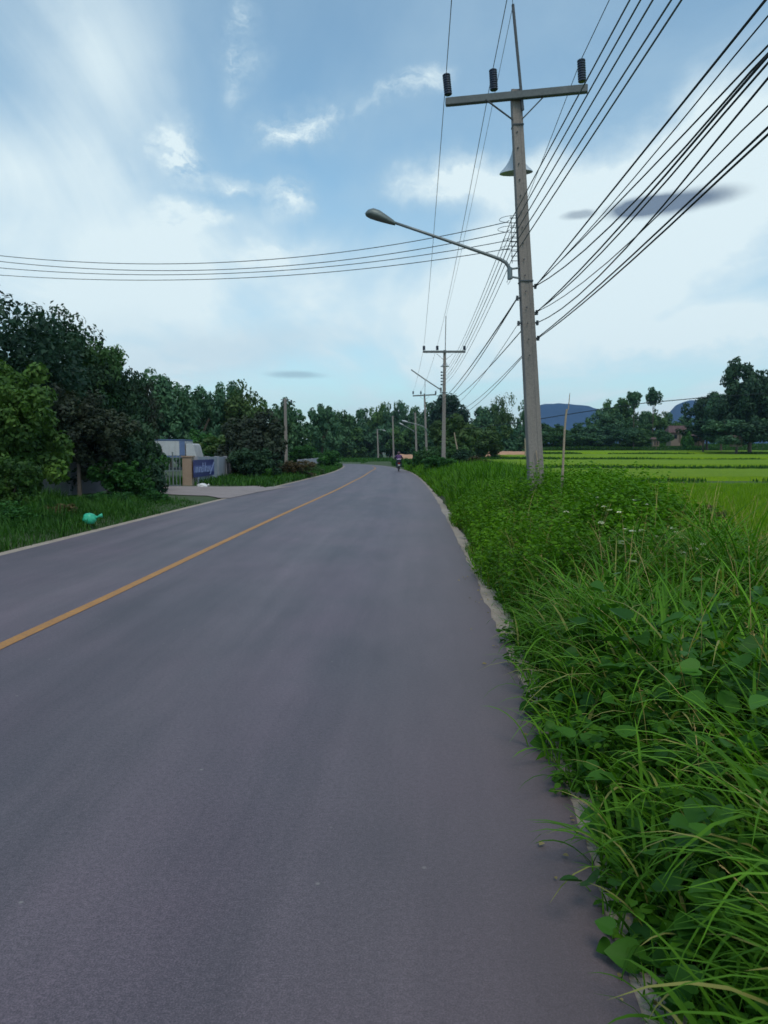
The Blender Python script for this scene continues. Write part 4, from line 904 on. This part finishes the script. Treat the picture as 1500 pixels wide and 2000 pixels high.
# four wires crossing the road to the left
lw = [((985, 435), (250, 516), (0, 499)), ((985, 454), (250, 528), (0, 510.5)), ((985, 471), (250, 535.5), (0, 523.5)), ((985, 487), (250, 546.5), (0, 537.5))]
for i, (a, b, c_) in enumerate(lw):
    k = np.polyfit([a[0], b[0], c_[0]], [a[1], b[1], c_[1]], 2); k2 = np.polyfit([a[0], 500, 250, 0], [a[1], (508, 523, 532, 542)[i], b[1], c_[1]], 2)
    pts = []
    for px in np.linspace(990, -420, 40):
        t = (990-px)/1410; pts.append(P(px, np.polyval(k2, px) if px > -150 else np.polyval(k2, -150)-(-150-px)*.12, PY-.1+6*t))
    pts = [spool[i]+Vector((-.04, 0, 0))]+pts
    wire(pts, .009, f'{("topmost", "second", "third", "lowest")[i]} of four wires sagging across the road to the left', group='wires crossing the road to the left')
# service line far right
sv = [(905, 838), (1000, 827), (1130, 806), (1260, 787), (1380, 776), (1500, 768.5), (1700, 760)]
wire([P(a, b, 62-i*3) for i, (a, b) in enumerate(sv)], .03, 'dark cable crossing low over the paddy to the right', 'cable', 'communication_cable')

# ------------------------------------------------------------------ bamboo sticks
def stick(a, b, Y, r0, r1, label, tip=None, name='bamboo_pole'):
    A = P(*a, Y); B = P(*b, Y); A2 = A+(A-B).normalized()*.6; n = 12; pts, rad = [], []
    for i in range(n+1):
        t = i/n; q = A2.lerp(B, t)+Vector((.03*math.sin(t*5), 0, 0)); rr = r0+(r1-r0)*t; pts += [q, q+(B-A2)*.004]; rad += [rr*1.15, rr]
    e = empty(name, A2, label, 'bamboo pole'); MB().tube(pts, rad, 8).build('cane', M['bamboo'], e, False)
    if tip: MB().tube([B, P(*tip, Y)], [r1*.6, .006], 6).build('tip', M['bamboo'], e)
    return e
stick((1092, 965), (1110, 800), 13.5, .025, .016, 'tall dry bamboo stick leaning right beside the foot of the nearest utility pole', (1113, 768))
stick((897, 905), (888, 845), 60, .07, .04, 'thin leaning stick standing just right of the second utility pole')
stick((1026, 888), (1026, 856), 120, .12, .10, 'short pale post at the left side of the nearest pole across the field')
# thin guy wire at the main pole
wire([P(1053, 935, PY-.2), P(1047, 880, PY-.2)], .012, 'short pale earth wire on the foot of the nearest utility pole', 'bamboo', 'earth_wire')

# ------------------------------------------------------------------ walls, gate, banner, truck
def wallseg(p0, p1, h0, h1, th, label, posts=0, mat='wall', name='concrete_wall', z0=None):
    p0 = Vector(p0); p1 = Vector(p1); e = empty(name, (p0.x, p0.y, 0), label, 'wall'); bm = bmesh.new(); n = 20; d = (p1-p0); nrm = Vector((-d.y, d.x, 0)).normalized()*th/2; rg = []
    for i in range(n+1):
        t = i/n; c_ = p0.lerp(p1, t); h = h0+(h1-h0)*t; c_.z = float(terrain(c_.x, c_.y))-.1 if z0 is None else z0
        rg.append([bm.verts.new(v) for v in (c_-nrm, c_-nrm+Vector((0, 0, h)), c_+nrm+Vector((0, 0, h)), c_+nrm)])
    for i in range(n):
        for j in range(3): bm.faces.new((rg[i][j], rg[i][j+1], rg[i+1][j+1], rg[i+1][j]))
    bm.faces.new(rg[0]); bm.faces.new(rg[-1][::-1]); bmesh.ops.recalc_face_normals(bm, faces=bm.faces)
    me = bpy.data.meshes.new('panel'); bm.to_mesh(me); bm.free(); link('panel', me, M[mat], e)
    for i in range(posts+1 if posts else 0):
        c_ = p0.lerp(p1, i/posts); h = h0+(h1-h0)*i/posts; MB().box((c_.x, c_.y, h/2-.02), th+.08, th+.14, h+.12, None, .01).build('post', M[mat], e)
    return e
wallseg((-13.6, 19, 0), (-10.0, 31, 0), 1.75, 1.75, .14, 'grey concrete wall half hidden under the left trees', 6)
W0 = Vector((G(367, 952).x, G(367, 952).y, 0)); W1 = Vector((G(456, 934.5).x, G(456, 934.5).y+2, 0))
Hw = P(376, 897, W0.y).z+.1
wallseg(W0+Vector((.3, .4, 0)), W1, Hw, Hw-.05, .14, 'grey panel wall carrying the indigo banner', 5)
pe = empty('gate_pillar', (G(366, 953).x, G(366, 953).y, 0), 'tan rendered gate pillar left of the indigo banner', 'pillar')
pq = G(366, 953); ph = P(366, 893, pq.y).z
MB().box((pq.x, pq.y+.22, ph/2), .44, .44, ph, None, .015).build('shaft', M['pillar'], pe); MB().box((pq.x, pq.y+.22, ph+.03), .52, .52, .07, None, .01).build('coping', M['pillar'], pe)
# banner on the road side of that wall
wd = (W1-W0).normalized(); wn = Vector((wd.y, -wd.x, 0)); 
def onwall(px, py, off=.12):                    # ray meets the wall plane
    o0 = Vector((0, 0, CH)); d = Vector(ray(px, py)); n_ = wn; p_ = W0+Vector((.3, .4, 0))+wn*off; t = (p_-o0).dot(n_)/d.dot(n_); return o0+d*t
bn = empty('banner', onwall(378, 930), 'indigo banner with a pale lettered band hanging on the wall beside the tan pillar', 'banner')
q = [onwall(378, 898.5), onwall(418, 898.5), onwall(418, 929), onwall(378, 931)]
zt, zb = q[0].z, (q[2].z+q[3].z)/2
def bq(u0, u1, v0, v1, off, mat, name, parent, th=.01):
    A = q[0].copy(); B = q[1].copy(); o = wn*off
    def pt(u, v): b_ = A.lerp(B, u); return Vector((b_.x, b_.y, zt+(zb-zt)*v))+o
    c8 = [pt(u0, v0), pt(u1, v0), pt(u1, v1), pt(u0, v1)]; bm = bmesh.new(); f = [bm.verts.new(p) for p in c8]; g = [bm.verts.new(p-wn*th) for p in c8]
    bm.faces.new(f); bm.faces.new(g[::-1])
    for i in range(4): bm.faces.new((f[i], g[i], g[(i+1) % 4], f[(i+1) % 4]))
    bmesh.ops.recalc_face_normals(bm, faces=bm.faces); me = bpy.data.meshes.new(name); bm.to_mesh(me); bm.free(); return link(name, me, M[mat], parent)
cl = bq(0, 1, 0, 1, .0, 'banner', 'cloth', bn, .02)
bq(0, .98, .34, .76, .012, 'bannerpale', 'pale_band', bn)
# blurred lettering: pale upright strokes, two tall ones, a slanting tail
def strokes():
    bm = bmesh.new(); A, B = q[0], q[1]
    def pt(u, v): b_ = A.lerp(B, u); return Vector((b_.x, b_.y, zt+(zb-zt)*v))+wn*.026
    def st(u0, v0, u1, v1, w_):
        du = u1-u0; dv_ = v1-v0; 
        c8 = [pt(u0, v0), pt(u0+w_, v0), pt(u1+w_, v1), pt(u1, v1)]; bm.faces.new([bm.verts.new(p) for p in c8])
    for u, a, b in ((.06, .42, .72), (.14, .42, .72), (.22, .45, .72), (.30, .42, .72), (.38, .18, .72), (.47, .42, .72), (.49, .18, .72), (.58, .42, .72), (.66, .42, .72), (.73, .42, .72)): st(u, a, u, b, .035)
    for u, v in ((.06, .42), (.22, .42), (.30, .69), (.47, .42), (.58, .69)): st(u, v, u, v+.05, .11)
    st(.94, .18, .72, .92, .05)
    me = bpy.data.meshes.new('lettering'); bm.to_mesh(me); bm.free(); return link('lettering', me, M['bannerwhite'], bn)
strokes()
# green wire gate left of the pillar
ge = empty('gate', G(322, 957), 'see-through gate of thin pale uprights left of the tan pillar', 'gate')
g0 = G(296, 957); g1 = G(352, 954); m_ = MB()
for i in range(9):
    p = g0.lerp(g1, i/8); p.z = .05; m_.tube([p, p+Vector((0, 0, 1.45 if i % 3 else 1.6))], .022 if i % 3 else .035, 6)
m_.build('uprights', M['steel'], ge); m_ = MB()
for z in (.15, .8, 1.4): m_.tube([g0+Vector((0, 0, z)), g1+Vector((0, 0, z))], .02, 6)
m_.build('rails', M['steel'], ge)
# truck behind the gate
TY = 47; tb = P(272, 861, TY); te = P(361, 861, TY); tl2 = P(272, 893, TY).z
tr = empty('parked_truck', (te.x, TY, 0), 'white box truck parked behind the gate, partly hidden by the shrub', 'truck')
cx_ = (tb.x+te.x)/2; Lb = te.x-tb.x; zt_ = tb.z; zb_ = P(272, 890, TY).z; m_ = MB(); m_.box((cx_, TY+1.0, (zt_+zb_)/2), Lb, 2.0, zt_-zb_, None, .02)
for i in range(7): m_.box((tb.x+Lb*(i+.5)/7, TY-.015, (zt_+zb_)/2), .05, .04, (zt_-zb_)*.94)
m_.build('cargo_box', M['white_paint'], tr)
MB().box((cx_, TY-.02, zb_-.07), Lb*.98, .05, .13, None, .01).build('side_rail', M['blue_paint'], tr)
MB().box((cx_, TY+1.0, zt_+.05), Lb*1.01, 2.04, .08, None, .02).build('roof', M['blue_paint'], tr)
MB().box((te.x-.17, TY-.025, (zt_+zb_)/2), .34, .03, (zt_-zb_)*.98, None, .01).build('rear_panel', M['blue_paint'], tr)
xc = te.x+.06; bm = bmesh.new(); pr = [(0, .45), (.68, .45), (.72, .9), (.68, 1.3), (.46, 2.1), (.36, 2.2), (0, 2.2)]
f0 = [bm.verts.new((xc+a, TY, b)) for a, b in pr]; f1 = [bm.verts.new((xc+a, TY+1.8, b)) for a, b in pr]
bm.faces.new(f0); bm.faces.new(f1[::-1])
for i in range(len(pr)): bm.faces.new((f0[i], f1[i], f1[(i+1) % len(pr)], f0[(i+1) % len(pr)]))
bmesh.ops.recalc_face_normals(bm, faces=bm.faces); me = bpy.data.meshes.new('cab'); bm.to_mesh(me); bm.free(); cab = link('cab', me, M['white_paint'], tr)
bm = bmesh.new(); bm.faces.new([bm.verts.new((xc+a, TY-.012, b)) for a, b in ((.24, 1.35), (.62, 1.35), (.46, 1.95), (.24, 1.95))]); me = bpy.data.meshes.new('side_window'); bm.to_mesh(me); bm.free(); link('side_window', me, M['glass'], cab)
for i, xx in enumerate((tb.x+.8, xc+.55)):
    wv = MB().tube([(xx, TY-.02, .40), (xx, TY+.25, .40)], .40, 20).build('wheel', M['rubber'], tr); MB().tube([(xx, TY-.04, .40), (xx, TY+.02, .40)], .2, 14).build('rim', M['steel'], wv)
MB().box(((tb.x+xc+.9)/2, TY+.9, .62), xc+.9-tb.x, .9, .16).build('chassis', M['iron'], tr)
# far wall
f0 = G(583, 915); f1 = G(627, 912.5)
wallseg((f0.x, f0.y, 0), (f1.x, f1.y+4, 0), P(583, 898, f0.y).z, P(627, 894.5, f1.y).z, .15, 'distant grey concrete wall left of the bend behind the low shrubs', 4)

# ------------------------------------------------------------------ bags on the ground
def lumpy(c, rx, ry, rz, seed, amp=.2):
    bm = bmesh.new(); bmesh.ops.create_icosphere(bm, subdivisions=4, radius=1)
    for v in bm.verts:
        n_ = noise.noise(v.co*1.6+Vector((seed, 0, 0)))*amp+noise.noise(v.co*4+Vector((0, seed, 0)))*amp*.4; v.co *= 1+n_; v.co.x *= rx; v.co.y *= ry; v.co.z = max(v.co.z, -.75)*rz
    bmesh.ops.translate(bm, verts=bm.verts, vec=Vector(c)); return bm
gb_ = G(177, 1031); ge_ = empty('rubbish_bag', (gb_.x, gb_.y, 0), 'bright green tied rubbish bag lying in the grass by the left road edge', 'rubbish bag')
bm = lumpy((gb_.x-.02, gb_.y, .19), .145, .14, .135, 2, .1); me = bpy.data.meshes.new('sack'); bm.to_mesh(me); bm.free(); me.polygons.foreach_set('use_smooth', [True]*len(me.polygons)); link('sack', me, M['bag'], ge_)
MB().tube([(gb_.x+.1, gb_.y, .22), (gb_.x+.16, gb_.y-.01, .235), (gb_.x+.22, gb_.y-.02, .26), (gb_.x+.26, gb_.y, .27)], [.06, .02, .035, .05], 8).build('knot', M['bag'], ge_, True)
wb = G(395, 956); we = empty('sack', (wb.x, wb.y, 0), 'small white sack lying on the grass below the banner wall', 'sack')
bm = lumpy((wb.x, wb.y, .16), .22, .16, .11, 7); me = bpy.data.meshes.new('cloth'); bm.to_mesh(me); bm.free(); me.polygons.foreach_set('use_smooth', [True]*len(me.polygons)); link('cloth', me, M['bagwhite'], we)
MB().tube([(wb.x+.18, wb.y, .17), (wb.x+.25, wb.y, .19), (wb.x+.31, wb.y, .22)], [.05, .025, .05], 8).build('knot', M['bagwhite'], we, True)

# ------------------------------------------------------------------ houses across the field
def house(pxl, pxr, yr, ye, yb, Y, label, gable=True):
    a = P(pxl, ye, Y); b = P(pxr, ye, Y); zr = P(pxl, yr, Y).z; zb = P(pxl, yb, Y).z-1.0; wdt = b.x-a.x; D = wdt*.6; e = empty('house', (a.x, Y, zb), label, 'house')
    wl = MB().box(((a.x+b.x)/2, Y+D/2, (a.z+zb)/2), wdt*.86, D, a.z-zb).build('wall', M['house'], e)
    bm = bmesh.new(); o = .35; xs = (a.x-o, b.x+o); V = []
    for y_, z_ in ((Y-o, a.z-.12), (Y+D/2, zr), (Y+D+o, a.z-.12)):
        for x_ in xs: V.append(bm.verts.new((x_+(wdt*.12 if z_ == zr and x_ < a.x+1 else (-wdt*.12 if z_ == zr else 0)), y_, z_)))
    bm.faces.new((V[0], V[1], V[3], V[2])); bm.faces.new((V[2], V[3], V[5], V[4])); bm.faces.new((V[0], V[2], V[4])); bm.faces.new((V[1], V[5], V[3]))
    r_ = bmesh.ops.solidify(bm, geom=bm.faces[:], thickness=.12); me = bpy.data.meshes.new('roof'); bm.to_mesh(me); bm.free(); link('roof', me, M['roof'], e)
    for i in range(2): MB().box((a.x+wdt*(.3+.4*i), Y-.02, a.z-1.0), wdt*.14, .06, .9).build('window', M['glass'], e)
    MB().box((a.x+wdt*.5, Y-.02, a.z-1.4), wdt*.1, .06, 1.9).build('door', M['bark'], e)
    return e
house(1308, 1348, 831, 844, 862, 172, 'farmhouse with a reddish hipped roof among the trees across the field')
house(1352, 1378, 847, 851, 861, 165, 'small pale outbuilding right of the farmhouse')
house(1430, 1452, 850, 854, 862, 142, 'small pinkish shed below the largest tree on the right')
house(1275, 1289, 854, 857, 863, 175, 'tiny orange hut left of the farmhouse')

# ------------------------------------------------------------------ motorcycle and rider
MY = G(779, 920.5); bx, by = MY.x, MY.y
mc = empty('motorcycle', (bx, by, 0), 'dark motorcycle riding away on the right lane near the bend', 'motorcycle')
def cyl(c, r_, w_, mat, name, par): return MB().tube([Vector(c)+Vector((-w_/2, 0, 0)), Vector(c)+Vector((w_/2, 0, 0))], r_, 20).build(name, M[mat], par)
for dy_ in (0, 1.22):
    wv = empty_w = cyl((bx, by+dy_, .29), .29, .09, 'rubber', 'wheel', mc); cyl((bx, by+dy_, .29), .19, .10, 'steel', 'rim', wv)
m_ = MB(); m_.tube([(bx, by-.25, .70), (bx, by+.1, .68), (bx, by+.5, .62), (bx, by+.75, .60), (bx, by+1.0, .85), (bx, by+1.02, 1.0)], [.08, .14, .15, .13, .12, .07], 12); m_.tube([(bx, by+.1, .35), (bx, by+.6, .30), (bx, by+.8, .4)], [.09, .15, .1], 10)
m_.build('body', M['bike'], mc, True)
MB().tube([(bx, by-.28, .80), (bx, by, .80), (bx, by+.4, .76)], [.10, .14, .12], 12).build('seat', M['rubber'], mc, True)
MB().tube([(bx-.33, by+.80, 1.0), (bx-.12, by+.95, .98), (bx+.12, by+.95, .98), (bx+.33, by+.80, 1.0)], .018, 8).build('handlebar', M['iron'], mc)
MB().box((bx, by-.33, .70), .16, .05, .09, None, .015).build('tail_light', M['red'], mc); MB().box((bx, by-.36, .55), .18, .015, .13, None, .004).build('number_plate', M['white_paint'], mc)
for s_ in (-1, 1):
    MB().tube([(bx+s_*.33, by+.85, 1.0), (bx+s_*.36, by+.9, 1.14)], .008, 6).build('mirror_stalk', M['iron'], mc); MB().ell((bx+s_*.38, by+.9, 1.17), .06, .015, .04).build('mirror', M['glass'], mc)
    MB().tube([(bx+s_*.07, by+.0, .29), (bx+s_*.1, by-.05, .62)], .025, 8).build('shock_absorber', M['iron'], mc)
MB().tube([(bx+.14, by+.5, .28), (bx+.15, by+.1, .30), (bx+.15, by-.3, .34)], [.03, .045, .05], 10).build('exhaust', M['steel'], mc)
MB().tube([(bx, by+1.22, .29), (bx, by+1.0, .9)], .035, 8).build('fork', M['iron'], mc)
pr_ = empty('person', (bx, by+.15, .80), 'rider in a purple top and dark trousers sitting on the motorcycle', 'person')
def skin(name, J, E, rad, mat, parent):
    me = bpy.data.meshes.new(name); me.from_pydata([Vector(j)-root_loc(parent) for j in J], E, []); me.update()
    o = bpy.data.objects.new(name, me); COL.objects.link(o); o.parent = parent; me.materials.append(M[mat])
    bm = bmesh.new(); bm.from_mesh(me); ly = bm.verts.layers.skin.verify()
    for i, v in enumerate(bm.verts): v[ly].radius = (rad[i], rad[i]); v[ly].use_root = (i == 0)
    bm.to_mesh(me); bm.free(); s_ = o.modifiers.new('skin', 'SKIN'); s_.use_smooth_shade = True; ss = o.modifiers.new('sub', 'SUBSURF'); ss.levels = 1; ss.render_levels = 1; return o
y0 = by+.12
J = [(bx, y0, .92), (bx, y0+.02, 1.10), (bx, y0+.06, 1.30), (bx, y0+.08, 1.40), (bx, y0+.10, 1.47), (bx, y0+.12, 1.58),
     (bx-.18, y0+.08, 1.36), (bx-.30, y0+.22, 1.15), (bx-.31, y0+.60, 1.04), (bx+.18, y0+.08, 1.36), (bx+.30, y0+.22, 1.15), (bx+.31, y0+.60, 1.04),
     (bx-.12, y0+.05, .88), (bx-.20, y0+.48, .80), (bx-.19, y0+.36, .38), (bx-.19, y0+.52, .30), (bx+.12, y0+.05, .88), (bx+.20, y0+.48, .80), (bx+.19, y0+.36, .38), (bx+.19, y0+.52, .30)]
E = [(0, 1), (1, 2), (2, 3), (3, 4), (4, 5), (3, 6), (6, 7), (7, 8), (3, 9), (9, 10), (10, 11), (0, 12), (12, 13), (13, 14), (14, 15), (0, 16), (16, 17), (17, 18), (18, 19)]
rd = [.14, .14, .155, .11, .055, .09, .065, .05, .04, .065, .05, .04, .095, .075, .05, .045, .095, .075, .05, .045]
skin('body', J, E, rd, 'trouser', pr_)
m_ = MB(); m_.tube([(bx, y0+.01, 1.04), (bx, y0+.03, 1.12), (bx, y0+.06, 1.26), (bx, y0+.08, 1.38), (bx, y0+.09, 1.45)], [.175, .18, .20, .16, .07], 16); 
for s_ in (-1, 1): m_.tube([(bx+s_*.10, y0+.08, 1.38), (bx+s_*.20, y0+.10, 1.35), (bx+s_*.31, y0+.23, 1.14)], [.085, .085, .065], 12)
m_.build('shirt', M['shirt'], pr_, True)
MB().tube([(bx, y0+.0, 1.0), (bx, y0+.01, 1.09)], [.185, .19], 16).build('shirt_hem', M['band'], pr_, True)
MB().ell((bx, y0+.13, 1.60), .13, .15, .14).build('helmet', M['helmet'], pr_, True)
for s_ in (-1, 1): MB().ell((bx+s_*.31, y0+.63, 1.035), .035, .055, .03).build('hand', M['skin'], pr_, True)

# ------------------------------------------------------------------ haze
hm = bpy.data.materials.new('haze'); hm.use_nodes = True; t = hm.node_tree; t.nodes.clear(); o_ = t.nodes.new('ShaderNodeOutputMaterial'); pv = t.nodes.new('ShaderNodeVolumePrincipled')
pv.inputs['Color'].default_value = (.5, .74, 1.0, 1); pv.inputs['Density'].default_value = .00011; t.links.new(pv.outputs[0], o_.inputs['Volume'])
hb = MB().box((0, 2000, 130), 7200, 4700, 0.01).bm
bmesh.ops.delete(hb, geom=hb.verts[:], context='VERTS'); bmesh.ops.create_cube(hb, size=1)
bmesh.ops.transform(hb, matrix=Matrix.Translation((0, 2000, 125)) @ Matrix.Diagonal((7400, 4700, 254, 1)), verts=hb.verts)
me = bpy.data.meshes.new('haze'); hb.to_mesh(me); hb.free(); ho = link('haze', me, hm); tag(ho, 'thin blue haze over the distance', 'haze', None, 'stuff')
